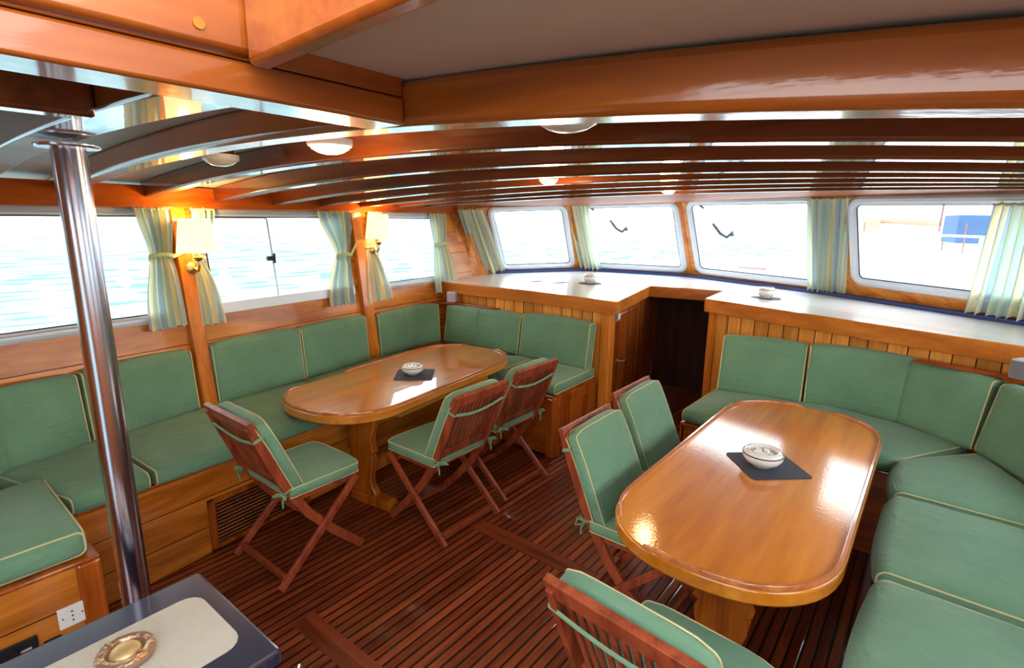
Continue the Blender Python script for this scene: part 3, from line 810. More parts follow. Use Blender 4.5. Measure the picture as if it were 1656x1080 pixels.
# continuous counter
def front_inset(p): return p
outline = [(-3.94, 3.755), (-2.80, 3.815), (-1.95, 3.755), (-2.19, 4.90), (-1.50, 5.04), (-1.405, 4.275), (.80, 3.70), (1.0, 4.28), (-.76, 5.40), (-2.2, 6.0), (-3.44, 5.78), (-3.98, 4.72), (-3.95, 4.2)]
czf = lambda x, y: (rz_(x)-1.125 if x > -1.45 and y < 5.2 and x < .9 and y < 4.6 else 0)
t = thing('counter_top', 'white laminate counter with a wooden edge running below the front windows', 'counter', (-1.8, 4.8, 1.03))
bm = BM(); prism(bm, outline, 1.105, 1.125, czf); obj('worktop', bm, 'laminate', t, smooth=False)
edges = [((-3.94, 3.755), (-2.80, 3.815)), ((-2.80, 3.815), (-1.95, 3.755)), ((-1.95, 3.755), (-2.19, 4.90)), ((-2.19, 4.90), (-1.50, 5.04)), ((-1.50, 5.04), (-1.405, 4.275)), ((-1.405, 4.275), (.80, 3.70))]
for a, b in edges:
    bm = BM(); A = Vector((*a, 0)); B = Vector((*b, 0)); d = (B-A).normalized(); nn = Vector((d.y, -d.x, 0))
    za, zb = 1.127+czf(*a), 1.127+czf(*b)
    prism3(bm, [Vector((a[0], a[1], za-.105))-d*.012, Vector((b[0], b[1], zb-.105))+d*.012, Vector((b[0], b[1], zb))+d*.012, Vector((a[0], a[1], za))-d*.012], nn*.022)
    obj('edge_band', bm, 'edge', t, smooth=False, bevel=.005)
bm = BM()
for i in range(4):
    Sf, n = Fs[i][2], Fs[i][5]
    a, b = Sf(0, .0, .0), Sf(1, .0, .0); nh = Vector((n.x, n.y, 0)).normalized()
    prism3(bm, [a+nh*.005+Vector((0, 0, .001)), b+nh*.005+Vector((0, 0, .001)), b+nh*.07+Vector((0, 0, .001)), a+nh*.07+Vector((0, 0, .001))], (0, 0, .03))
obj('back_strip', bm, 'blue', t, smooth=False, bevel=.004)
for x, y in ((-3.18, 4.43), (-2.95, 4.50)):
    bm = BM()
    for j in range(4): box(bm, x-.045+j*.025, x-.032+j*.025, y-.09, y+.09, 1.125, 1.127)
    obj('vent_slot', bm, 'greydark', t, smooth=False)

# companionway: dark back and steps
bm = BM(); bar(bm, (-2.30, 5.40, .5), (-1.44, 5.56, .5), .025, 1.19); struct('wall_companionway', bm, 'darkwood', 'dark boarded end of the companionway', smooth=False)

# grey speakers
for (x, y, z, rz, lb) in ((-3.665, 3.70, .946, .5, 'small grey speaker on the ledge below the forward left corner curtain'), (.40, 3.66, .986, -.55, 'small grey speaker on the ledge at the right edge')):
    t = thing('speaker', lb, 'speaker', (x, y, z), rz, 'small grey speakers on the bench ledges')
    s = 1.0
    bm = BM(); box(bm, -.045, .045, -.035, .045, 0, .10); obj('cabinet', bm, 'grey', t, local=True, smooth=False, bevel=.008)
    bm = BM(); box(bm, -.038, .038, -.040, -.034, .008, .092); obj('grille', bm, 'greydark' if x > 0 else 'grey', t, local=True, smooth=False, bevel=.002)

# ------------------------------------------------------------------ tables
def stadium(hw, hl, n=48, e=2.3, end=None):
    end = end or hw; pts = []
    for j in range(n):
        a = 2*PI*j/n; c, s = math.cos(a), math.sin(a)
        x = hw*math.copysign(abs(c)**(2/e), c); y = end*math.copysign(abs(s)**(2/e), s)
        y += (hl-end)*(1 if s >= 0 else -1) if abs(s) > 1e-9 else (hl-end)
        pts.append((x, y))
        if j == n//2: pts.append((-hw, -(hl-end)))
    pts.append((hw, -(hl-end)))
    return pts

def table(label, loc, rz, hw, hl, mat, legx, zt, gaps):
    t = thing('dining_table', label, 'table', loc, rz)
    o1 = stadium(hw, hl); bm = BM(); prism(bm, o1, zt-.058, zt-.004)
    obj('tabletop', bm, mat, t, local=True, bevel=.008, angle=30)
    # raised fiddle rail in separate runs, with gaps
    n = len(o1); ins = .012
    cum = [0]
    P = [Vector((x*(1-ins/hw), y*(1-ins/hl), zt)) for x, y in o1]
    dense = []
    for i in range(n):
        a, b = P[i], P[(i+1) % n]; m = max(1, int((b-a).length/.03))
        for j in range(m): dense.append(a.lerp(b, j/m))
    N_ = len(dense)
    ang = lambda p: math.degrees(math.atan2(p.y/hl, p.x/hw)) % 360
    runs = []; cur = []
    start = 0
    for i in range(N_):      # start just after a gap
        if any(g0 <= ang(dense[i]) <= g1 for g0, g1 in gaps): start = i
    for i in range(N_):
        p = dense[(start+1+i) % N_]
        if any(g0 <= ang(p) <= g1 for g0, g1 in gaps):
            if len(cur) > 2: runs.append(cur)
            cur = []
        else: cur.append(p)
    if len(cur) > 2: runs.append(cur)
    for rn in runs:
        bm = BM(); rings = []
        for i, p in enumerate(rn):
            a = rn[max(i-1, 0)]; b = rn[min(i+1, len(rn)-1)]; d = (b-a).normalized(); s = Vector((d.y, -d.x, 0))
            endf = .35 if i in (0, len(rn)-1) else 1
            rings.append([bm.verts.new(p+s*q+Vector((0, 0, h*endf-.005))) for q, h in ((.009, 0), (.009, .010), (.005, .016), (-.004, .016), (-.008, .010), (-.008, 0))])
        for A, B in zip(rings, rings[1:]): ring(bm, A, B)
        bm.faces.new(rings[0]); bm.faces.new(list(reversed(rings[-1])))
        obj('fiddle_rail', bm, 'fiddle', t, local=True, angle=50)
    bm = BM(); box(bm, -hw*.62, hw*(.84 if legx > .1 else .62), -hl*.52, hl*.52, zt-.115, zt-.057); obj('apron', bm, mat, t, local=True, smooth=False, bevel=.004)
    prof = [(.14, .60), (.137, .565), (.125, .52), (.10, .46), (.092, .42), (.10, .375), (.112, .345), (.105, .335), (.088, .33), (.10, .30), (.098, .26), (.082, .20), (.078, .15), (.09, .11), (.11, .085), (.118, .06)]
    prof = [(w, z if z < .5 else z+(zt-.058-.60)*(z-.5)/.1) for w, z in prof]
    for s in (-1, 1):
        y = s*hl*.635; L_ = [(legx+w, z) for w, z in prof]+[(legx-w, z) for w, z in reversed(prof)]
        bm = BM(); prism3(bm, [Vector((x, y-.024, z)) for x, z in L_], (0, .048, 0)); lg = obj('leg', bm, 'leg', t, local=True, bevel=.008, angle=30)
        bm = BM(); fb = .145 if legx > .1 else .25; fl = [(legx-fb, 0), (legx+.25, 0), (legx+.25, .035), (legx+.22, .062), (legx-fb+.03, .062), (legx-fb, .035)]
        prism3(bm, [Vector((x, y-.04, z)) for x, z in fl], (0, .08, 0)); obj('foot', bm, 'leg', t, local=True, smooth=False, bevel=.006)
    bm = BM(); box(bm, legx-.02, legx+.02, -hl*.635+.02, hl*.635-.02, .16, .25); obj('stretcher', bm, 'leg', t, local=True, smooth=False, bevel=.005)
    return t
ZT = .672
table('long oval varnished table beside the port bench', (-2.84, 2.445, 0), math.radians(7.3), .405, .925, 'tableL', .12, ZT, [(78, 102), (196, 216)])
table('oval varnished table in the right foreground, scuffed gloss top', (-.495, 2.515, 0), 0, .39, .98, 'tableR', .03, ZT, [(76, 92), (228, 243)])

# placemats and ashtrays
def rr_plan(w, h, R):
    return rrect(-w/2, w/2, -h/2, h/2, R, 4)
def mat_(label, loc, rz, w, h, th=.004, R=.02, m='slate', group='dark placemats under the ashtrays', quad=None):
    bm = BM()
    prism(bm, rr_plan(w, h, R), 0, th)
    o = obj('placemat', bm, m, None, smooth=False); o.location = loc; o.rotation_euler = (0, 0, rz)
    return tag(o, label, 'placemat', group)
ztop = ZT-.004
mat_('dark placemat on the left table', (-2.78, 2.43, ztop), math.radians(42), .26, .27)
mat_('dark placemat on the right-hand table', (-.49, 2.50, ztop), math.radians(42), .27, .27)

def ashtray(label, loc, s=1.0, tall=1.0):
    t = thing('ashtray', label, 'ashtray', loc, 0, 'white ceramic ashtrays')
    bm = BM(); lathe(bm, [(0, 0), (.035, 0), (.040, .006), (.058, .016), (.067, .032), (.066, .046), (.058, .056), (.050, .058), (.044, .052), (.044, .044), (.050, .034), (.046, .022), (.025, .015), (0, .014)], n=40)
    for v in bm.verts: v.co *= s; v.co.z *= tall
    obj('bowl', bm, 'ceramic', t, local=True)
    bm = BM(); tube(bm, [(.0665*s*math.cos(a*PI/20), .0665*s*math.sin(a*PI/20), .045*s*tall) for a in range(40)], .0022*s, 6, closed=True); obj('rim_line', bm, 'ceramicline', t, local=True)
    bm = BM()
    for a in range(5):
        q = 2*PI*a/5
        lathe(bm, [(0, .0), (.013*s, .003*s), (.010*s, .016*s), (0, .019*s)], (.022*s*math.cos(q), .022*s*math.sin(q), .034*s*tall), 12)
    obj('inner_lobes', bm, 'ceramic', t, local=True)
    return t
ashtray('white ceramic ashtray on the left table', (-2.80, 2.43, ztop+.004), 1.15)
ashtray('white ceramic ashtray on the right-hand table', (-.51, 2.485, ztop+.004), 1.28)
for (x, y, z, lb) in ((-2.70, 4.66, 1.125, 'left'), (-1.10, 4.78, 1.126, 'right')):
    bm = BM(); lathe(bm, [(0, 0), (.115, 0), (.115, .004), (0, .004)], n=32); o = obj('coaster', bm, 'slate', None, smooth=False); o.location = (x, y, z)
    tag(o, 'dark round mat on the %s part of the counter' % lb, 'coaster', 'dark mats on the counter')
    ashtray('small white ashtray on the %s part of the counter' % lb, (x, y, z+.004), 1.0, 1.5)

# ------------------------------------------------------------------ folding chairs
def make_chair():
    t = thing('folding_chair', '', 'chair')
    def side_leg(bm, pts, w, h):
        # flat curved rail: sweep rectangle (w across x, h in the y-z plane)
        rings = []
        for i, p in enumerate(pts):
            a = Vector(pts[max(i-1, 0)]); b = Vector(pts[min(i+1, len(pts)-1)]); d = (b-a).normalized(); nrm = Vector((0, -d.z, d.y))
            p = Vector(p)
            rings.append([bm.verts.new(p+Vector((sx*w/2, 0, 0))+nrm*(sz*h/2)) for sx, sz in ((-1, -1), (1, -1), (1, 1), (-1, 1))])
        for A, B in zip(rings, rings[1:]): ring(bm, A, B)
        bm.faces.new(rings[0]); bm.faces.new(list(reversed(rings[-1])))
    for s in (-1, 1):
        x = s*.195
        bm = BM(); side_leg(bm, [(x, -.305, .84), (x, -.275, .76), (x, -.235, .66), (x, -.195, .56), (x, -.145, .46), (x, -.06, .32), (x, .07, .17), (x, .235, .008)], .022, .045)
        obj('leg', bm, 'chair', t, local=True, bevel=.003, angle=30)
        bm = BM(); side_leg(bm, [(s*.222, .205, .43), (s*.222, -.02, .215), (s*.222, -.245, .008)], .022, .034)
        obj('leg', bm, 'chair', t, local=True, bevel=.003, angle=30)
    bm = BM(); box(bm, -.21, .21, -.222, -.20, .035, .065); obj('stretcher', bm, 'chair', t, local=True, smooth=False, bevel=.003)
    bm = BM(); box(bm, -.18, .18, .155, .175, .055, .085); obj('stretcher', bm, 'chair', t, local=True, smooth=False, bevel=.003)
    # backrest with rails and slats
    bm = BM()
    def yb(z): return -.145-(z-.46)*.42
    bar(bm, (-.214, yb(.84), .835), (.214, yb(.84), .835), .024, .062, up=(0, -.39, 1))
    bar(bm, (-.185, yb(.505), .505), (.185, yb(.505), .505), .022, .045, up=(0, -.39, 1))
    for j in range(11):
        x = -.16+.032*j
        bar(bm, (x, yb(.52)+.0, .52), (x, yb(.81), .81), .017, .009, up=(0, 1, .4))
    obj('backrest', bm, 'chair', t, local=True, smooth=False, bevel=.002)
    bm = BM()
    for j in range(6): box(bm, -.205, .205, -.15+j*.062, -.105+j*.062, .425, .438)
    box(bm, -.195, -.175, -.15, .22, .405, .426); box(bm, .175, .195, -.15, .22, .405, .426)
    obj('seat', bm, 'chair', t, local=True, smooth=False, bevel=.002)
    # seat cushion
    L, D, H, r = .43, .405, .05, .015
    def P(x, y, z):
        q = abs(2*x/L-1)**6
        return Vector((x-L/2, -.155+y-.025*q*max(0, 2*y/D-1)**2, .440+z))
    bm = cushion_bm(P, L, D, H, r, 8, 8, 1, .010); sc = obj('seat_cushion', bm, 'green', t, local=True, angle=80)
    for sd in (0, 1):
        b = BM(); pipe_loop(b, P, L, D, H, r, 2, sd, .003); obj('piping', b, 'pipe', sc, local=True, angle=80)
    L2, D2, H2, r3 = .42, .055, .405, .016
    def P2(x, y, z):
        zz = .475+z*.93; yy = -.145-(zz-.46)*.42+.016
        q = abs(2*x/L2-1)**8*max(0, 2*z/H2-1)**2
        return Vector((x-L2/2, yy+y, zz+y*.30-.024*q))
    bm = cushion_bm(P2, L2, D2, H2, r3, 8, 1, 8, .008, seed=4); bc = obj('back_cushion', bm, 'green', t, local=True, angle=80)
    for sd in (0, 1):
        b = BM(); pipe_loop(b, P2, L2, D2, H2, r3, 1, sd, .003); obj('piping', b, 'pipe', bc, local=True, angle=80)
    # elastic band round the back
    b = BM(); pts = []
    for j in range(13):
        q = j/12; x = -.212+.424*q; z = .77-.035*math.sin(PI*q)
        pts.append(Vector((x, yb(z)-.026, z)))
    pts = [Vector((-.214, yb(.78)+.02, .785))]+pts+[Vector((.214, yb(.78)+.02, .785))]
    rings = []
    for p in pts: rings.append([b.verts.new(p+Vector((0, dy, dz))) for dy, dz in ((0, -.008), (-.002, 0), (0, .008), (.002, 0))])
    for A, B in zip(rings, rings[1:]): ring(b, A, B)
    obj('strap', b, 'greenband', bc, local=True)
    for s in (-1, 1):
        b = BM(); c = Vector((s*.205, -.175, .475))
        tube(b, [c+Vector((0, .03, .01)), c, c+Vector((s*.012, -.012, -.012))], .005, 6)
        tube(b, [c, c+Vector((s*.02, -.03, .014)), c+Vector((s*.045, -.025, -.004)), c+Vector((s*.018, -.008, -.008))], .0055, 6)
        tube(b, [c, c+Vector((-s*.01, -.035, .006)), c+Vector((-s*.035, -.045, -.01)), c+Vector((-s*.008, -.012, -.01))], .0055, 6)
        tube(b, [c, c+Vector((s*.006, -.02, -.035)), c+Vector((s*.004, -.018, -.065))], .004, 6)
        obj('tie', b, 'greenband', bc, local=True)
    return t
proto = make_chair()
chairs = [  # x, y, heading (direction the sitter faces), label
    (-2.46, 1.335, 0, 'folding teak chair at the aft end of the left table, seen from behind'),
    (-2.125, 2.05, 90, 'folding teak chair on the room side of the left table, nearer the camera'),
    (-2.18, 2.63, 90, 'folding teak chair on the room side of the left table, beside the bench end'),
    (-.87, 2.06, -90, 'folding chair tucked under the right table, nearer of the two along its left side'),
    (-.93, 2.64, -90, 'folding chair tucked under the right table, farther of the two along its left side'),
    (-.434, 1.30, -5.6, 'folding chair at the near end of the right table, bottom of the picture')]
for i, (x, y, h, lb) in enumerate(chairs):
    c = proto if i == 0 else copy_tree(proto)
    c.location = (x, y, 0); c.rotation_euler = (0, 0, math.radians(h)); c['label'] = lb; c['group'] = 'folding chairs with green cushions'

# ------------------------------------------------------------------ black table, mat, ashtray, pouch, sockets
t = thing('side_table', 'black lacquered side table in the lower left corner', 'table', (-1.52, .15, 0))
bm = BM(); prism(bm, [(p[0]-1.515, p[1]+.155) for p in rr_plan(.52, .89, .012)], .555, .60); obj('tabletop', bm, 'black', t, smooth=False, bevel=.008)
bm = BM(); prism(bm, [(p[0]-1.515, p[1]+.155) for p in rr_plan(.46, .83, .02)], .40, .556); obj('apron', bm, 'black', t, smooth=False)
for sx in (-1, 1):
    for sy in (-1, 1):
        bm = BM(); box(bm, -1.515+sx*.21-.02, -1.515+sx*.21+.02, .155+sy*.39-.02, .155+sy*.39+.02, 0, .41); obj('leg', bm, 'black', t, smooth=False, bevel=.003)
mat_('beige woven mat on the black side table', (-1.51, .25, .60), 0, .305, .60, .004, .05, 'weave', None)
t = thing('ashtray', 'mottled bronze ashtray on the beige woven mat', 'ashtray', (-1.535, .325, .604))
bm = BM(); lathe(bm, [(0, 0), (.05, 0), (.062, .006), (.068, .016), (.066, .026), (.056, .032), (.046, .030), (.040, .022), (.036, .012), (0, .008)], (-1.535, .325, .604), 40)
for v in bm.verts:
    a = math.atan2(v.co.y-.325, v.co.x+1.535); r_ = math.hypot(v.co.y-.325, v.co.x+1.535)
    if r_ > .04: v.co.z += .0009*math.cos(12*a)
obj('rim', bm, 'shell', t)
bm = BM(); lathe(bm, [(.039, .016), (.037, .024), (.029, .032), (.016, .037), (0, .039)], (-1.535, .325, .604), 32); obj('dome', bm, 'brass_satin', t)
for q in (.5, 3.6):
    bm = BM(); c = Vector((-1.535+.05*math.cos(q), .325+.05*math.sin(q), .604+.031))
    bar(bm, c-Vector((math.cos(q), math.sin(q), 0))*.014, c+Vector((math.cos(q), math.sin(q), 0))*.014, .009, .006); obj('cigarette_rest', bm, 'brass', t, smooth=False, bevel=.002)
t = thing('pouch', 'dark pouch with a small metal loop beside the black side table', 'bag', (-1.20, .58, .0))
def Pp(x, y, z): return Vector((-1.235+x, .52+y, .30+z))
bm = cushion_bm(Pp, .07, .10, .20, .03, 3, 3, 4, .008); obj('body', bm, 'blackmatt', t, angle=80)
bm = BM(); tube(bm, [(-1.215, .575, .49), (-1.205, .60, .53), (-1.20, .615, .56), (-1.19, .612, .575), (-1.182, .603, .565), (-1.19, .59, .53), (-1.20, .575, .50)], .006, 8); obj('loop', bm, 'steel', t)
bm = BM(); bar(bm, (-1.25, .50, .30), (-1.25, .50, .04), .02, .05); box(bm, -1.26, -1.17, .50, .62, 0, .30); obj('lower_fold', bm, 'slate', t, smooth=False, bevel=.02)

t = thing('wall_socket', 'white double socket on the bench end, lower left', 'socket', (-2.35, .36, .29))
bm = BM(); box(bm, -2.350, -2.342, .317, .400, .248, .330); obj('plate', bm, 'white', t, smooth=False, bevel=.002)
bm = BM()
for dz in (-.018, 0, .018): lathe(bm, [(0, 0), (.0035, 0)], n=10, Mx=Matrix.Translation((-2.3415, .3585, .289+dz)) @ Matrix.Rotation(PI/2, 4, 'Y'))
obj('pin_holes', bm, 'blackmatt', t)
for dy in (-.029, .029):
    bm = BM(); lathe(bm, [(0, .001), (.003, .001), (.003, 0)], n=10, Mx=Matrix.Translation((-2.342, .3585+dy, .289)) @ Matrix.Rotation(PI/2, 4, 'Y')); obj('screw', bm, 'steel', t)
t = thing('control_panel', 'black radio panel set in the bench side, bottom left edge', 'radio', (-2.35, .15, .26))
bm = BM(); box(bm, -2.352, -2.343, .06, .255, .215, .275); obj('faceplate', bm, 'blackmatt', t, smooth=False, bevel=.004)
bm = BM(); lathe(bm, [(0, .012), (.010, .012), (.012, 0)], n=16, Mx=Matrix.Translation((-2.343, .19, .245)) @ Matrix.Rotation(PI/2, 4, 'Y')); obj('knob', bm, 'blackmatt', t)
bm = BM(); box(bm, -2.343, -2.341, .205, .235, .232, .240); obj('display', bm, 'grey', t, smooth=False)
bm = BM(); box(bm, -2.351, -2.344, .268, .318, .213, .232); tag(obj('vent_slot', bm, 'blackmatt', None, smooth=False), 'small black slot between the socket and the radio panel', 'vent')

# ------------------------------------------------------------------ curtains
def curtain(label, S, top, bot, vt, vb, waist=None, folds=6, amp=.019, tie=None, rep=1.6, phase=0.0, seed=1):
    """S(a,b,off): surface; top/bot=(a0,a1) ranges at heights vt/vb; waist=(b, a0, a1)"""
    t = thing('curtain', label, 'curtain', tuple(S((top[0]+top[1])/2, vt, .04)), 0, 'striped curtains at the windows')
    bm = BM(); uvl = bm.loops.layers.uv.new('UVMap'); nu, nv = folds*10, 26; G = []; UV = {}
    for j in range(nv+1):
        q = j/nv; b = vt+(vb-vt)*q
        if waist:
            wq = (waist[0]-vt)/(vb-vt)
            if q < wq: s = (q/wq); s = s*s*(3-2*s) if True else s; a0 = top[0]+(waist[1]-top[0])*s; a1 = top[1]+(waist[2]-top[1])*s
            else:
                s = (q-wq)/(1-wq); s = 1-(1-s)**2; a0 = waist[1]+(bot[0]-waist[1])*s; a1 = waist[2]+(bot[1]-waist[2])*s
            near = math.exp(-((q-wq)/.07)**2)
        else:
            a0 = top[0]+(bot[0]-top[0])*q; a1 = top[1]+(bot[1]-top[1])*q; near = 0
        row = []
        for i in range(nu+1):
            u = i/nu; w = u*folds*2*PI+phase+.6*math.sin(q*3+seed)+.5*math.sin(u*9+seed)
            am = amp*(1-.6*near)*(.55+.45*min(1, q*3+.3))*(1+.3*math.sin(u*17+seed*2))
            off = .042+am*math.sin(w)-.012*near
            du = (a1-a0)*.018*math.cos(w)
            bb = b+(.006*math.sin(u*25+seed) if j == nv else 0)+(.008*math.sin(w*1.5) if j == 0 else 0)
            v = bm.verts.new(S(a0+(a1-a0)*u+du, bb, off)); UV[v] = (u*rep+seed*.37, q); row.append(v)
        G.append(row)
    for j in range(nv):
        for i in range(nu):
            f = bm.faces.new((G[j][i], G[j][i+1], G[j+1][i+1], G[j+1][i]))
            for l in f.loops: l[uvl].uv = UV[l.vert]
    o = obj('fabric', bm, 'curtain', t, angle=180)
    # header tape and hooks row
    b = BM(); pts = [S(top[0]+(top[1]-top[0])*i/24, vt-.004, .042+.010*math.sin(i*2.1)) for i in range(25)]
    uvl = None; tube(b, pts, .006, 6); obj('header', b, 'pipe', t)
    if waist:
        b = BM(); a0, a1 = waist[1]-.004, waist[2]+.004; pts = []
        for i in range(24):
            an = 2*PI*i/24; pts.append(S((a0+a1)/2+(a1-a0)/2*math.cos(an), waist[0]+.012*math.sin(an*1)+.004, .040+.024*math.sin(an)))
        rings = []
        for p in pts: rings.append([b.verts.new(p+Vector((0, 0, dz))) for dz in (-.013, .013)])
        ring(b, [r_[0] for r_ in rings], [r_[1] for r_ in rings])
        if tie:
            p0 = S(waist[2] if tie[0] > waist[2] else waist[1], waist[0]+.004, .05); p1 = S(tie[0], tie[1], .052)
            bar(b, p0, p1, .004, .022)
        ob = obj('tieback', b, M['curtain_tie'], t); s2 = ob.modifiers.new('thick', 'SOLIDIFY'); s2.thickness = .002
    return t
M['curtain_tie'] = plain('curtain_tie', srgb(196, 206, 160), .8)
SP = lambda a, b, off: pw(a, b, off)
curtain('striped curtain tied back left of the first wall lamp', SP, (1.10, 1.31), (1.07, 1.29), 1.775, 1.085, waist=(1.49, 1.145, 1.27), tie=(1.375, 1.535), folds=5, rep=1.1, seed=1)
curtain('striped curtain hanging behind the first wall lamp', SP, (1.42, 1.57), (1.37, 1.54), 1.775, 1.065, waist=(1.46, 1.385, 1.46), folds=4, rep=.9, seed=2)
curtain('striped curtain tied back left of the second wall lamp', SP, (2.35, 2.71), (2.35, 2.61), 1.775, 1.055, waist=(1.425, 2.485, 2.62), tie=(2.70, 1.53), folds=6, rep=1.5, seed=3)
curtain('striped curtain hanging behind the second wall lamp', SP, (2.88, 3.04), (2.735, 3.02), 1.775, 1.04, waist=(1.47, 2.80, 2.90), folds=4, rep=1.0, seed=4)
curtain('striped curtain gathered in the forward left corner', SP, (3.67, 3.93), (3.61, 3.97), 1.775, 1.02, waist=(1.47, 3.69, 3.88), folds=5, rep=1.4, seed=5)
def SF(i): return lambda a, b, off: Fs[i][2](a, b, off)
curtain('striped slanted curtain left of the first front window', SF(0), (-.20, .035), (-.18, .115), .975, -.01, folds=6, rep=1.6, seed=6)
curtain('striped slanted curtain between the first and second front windows', SF(1), (-.155, .15), (-.10, .19), 1.0, -.02, folds=7, rep=1.8, seed=7)
curtain('straight striped curtain between the third and fourth front windows', SF(2), (.94, 1.185), (.895, 1.12), .98, .055, folds=8, rep=2.1, seed=8)
curtain('broad striped curtain at the right edge of the picture', SF(3), (.60, .84), (.535, .83), .93, .065, folds=10, rep=2.6, seed=9)

# ------------------------------------------------------------------ lamps
def sconce(label, y, z0, z1, r0, r1, off):
    c = pw(y, z0, off); wallp = pw(y, z0, .045)
    t = thing('wall_lamp', label, 'lamp', tuple(wallp), 0, 'brass wall lamps on the window posts')
    bm = BM(); h = z1-z0
    lathe(bm, [(r0, 0), (r1, h), (r1-.003, h), (r0-.003, 0), (r0, 0)], tuple(c), 36); obj('lamp_shade', bm, 'shade', t)
    bm = BM()
    w2 = pw(y, z0-.085, .045)
    lathe(bm, [(0, 0), (.034, 0), (.036, .006), (.028, .012), (.014, .020), (0, .022)], n=24, Mx=Matrix.Translation(w2) @ NP.to_track_quat('Z', 'Y').to_matrix().to_4x4()); obj('back_plate', bm, 'brass', t)
    bm = BM(); e = c+Vector((0, 0, -.075)); s = w2+NP*.02
    tube(bm, [s, s+NP*.02+Vector((0, .012, -.02)), (s+e)/2+Vector((0, .01, -.030)), e+Vector((0, 0, -.012)), e, e+Vector((0, 0, .03))], .0075, 10); obj('arm', bm, 'brass', t)
    bm = BM(); lathe(bm, [(0, -.055), (.012, -.055), (.026, -.040), (.028, -.030), (.016, -.026), (.014, .02), (0, .02)], tuple(c), 24); obj('lamp_holder', bm, 'brass', t)
    l = bpy.data.lights.new('lamp_bulb', 'POINT'); l.energy = 5; l.color = (1, .62, .25); l.shadow_soft_size = .03
    lo = bpy.data.objects.new('lamp_bulb', l); COL.objects.link(lo); lo.location = c+Vector((0, 0, h+.01)); 
    return t
sconce('brass wall lamp with a lit cream shade on the first post, nearest the pole', 1.37, 1.505, 1.70, .112, .085, .135)
sconce('brass wall lamp with a lit cream shade on the second post', 2.87, 1.55, 1.745, .105, .082, .13)

def dome(label, x, y, on, r=.085):
    z = ceil_z(x, y)+(.008 if on else .020)
    t = thing('ceiling_light', label, 'light', (x, y, z), 0, 'dome lights between the deck beams')
    bm = BM(); lathe(bm, [(0, .022), (r*1.08, .022), (r*1.08, .006), (r*1.02, .001), (r*.95, .002), (r*.95, .012)], (x, y, z), 36); obj('rim', bm, 'white', t)
    bm = BM(); lathe(bm, [(0, .084), (r*.8, .084), (r*.8, .022), (0, .022)], (x, y, z), 24); obj('wooden_base', bm, 'beam', t)
    bm = BM(); lathe(bm, [(r*.95, .003), (r*.88, -.006), (r*.6, -.016), (r*.3, -.021), (0, -.022)], (x, y, z), 36); obj('dome', bm, 'dome_on' if on else 'dome_off', t)
    if on:
        l = bpy.data.lights.new('dome_bulb', 'POINT'); l.energy = 4.5; l.color = (1, .66, .32); l.shadow_soft_size = .06
        lo = bpy.data.objects.new('dome_bulb', l); COL.objects.link(lo); lo.location = (x, y, z-.10)
    return t
dome('lit dome light between the first beams, near the hatch corner', -1.50, 1.0, True, .062)
dome('unlit white dome light nearest the pole', -2.27, 1.02, False, .062)
dome('unlit dome light half hidden by the big front beam', -.62, .955, False, .066)
dome('lit dome light seen in the middle of the receding beams', -1.56, 2.25, True, .045)
dome('lit dome light farthest forward, above the front windows', -1.42, 3.38, True, .045)

# ------------------------------------------------------------------ outside
bm = BM(); box(bm, -300, 300, -300, 300, -.9, -.8); o = obj('sea', bm, 'sea', None, smooth=False); o['kind'] = 'structure'; o['label'] = 'bright turquoise sea outside the windows'
# foredeck
t = thing('foredeck', 'sunlit white foredeck outside the front windows', 'deck', (-2.5, 8.5, .4))
bm = BM(); prism(bm, [(-4.5, 4.95), (-3.6, 6.1), (-2.2, 6.3), (-.6, 5.75), (1.3, 4.6), (2.9, 6.5), (2.3, 9.5), (-1.2, 13.0), (-2.6, 13.2), (-3.4, 12.4), (-4.9, 9.0), (-5.1, 6.5)], .85, 1.0); obj('deck', bm, 'hull', t, smooth=False)
bm = BM()
rl = [(-5.0, 6.5), (-4.8, 9.0), (-3.4, 12.3), (-2.6, 13.1), (-1.3, 12.8), (2.2, 9.5), (2.8, 6.5)]
tube(bm, [(x, y, 1.55) for x, y in rl], .02, 8)
for x, y in rl: tube(bm, [(x, y, 1.0), (x, y, 1.55)], .014, 8)
obj('rail', bm, 'steel', t)
def hatch(label, x0, x1, y0, y1, z1):
    t = thing('deck_hatch', label, 'hatch', ((x0+x1)/2, (y0+y1)/2, 1.0), 0, 'low white hatches on the foredeck')
    bm = BM(); box(bm, x0, x1, y0, y1, 1.0, z1); obj('coaming', bm, 'hull', t, smooth=False, bevel=.02)
    bm = BM(); box(bm, x0+.03, x1-.03, y0-.012, y0, 1.01, 1.03); obj('shadow_strip', bm, 'redpole', t, smooth=False)  # shadow line at the hatch foot, drawn as a solid dark strip
hatch('low white deck hatch outside the right window, left one', -.86, -.46, 8.9, 9.3, 1.12)
hatch('low white deck hatch outside the right window, right one', -.16, .24, 8.2, 8.6, 1.12)
hatch('low white deck hatch outside the window right of the centre post', -2.6, -2.1, 9.1, 9.6, 1.10)
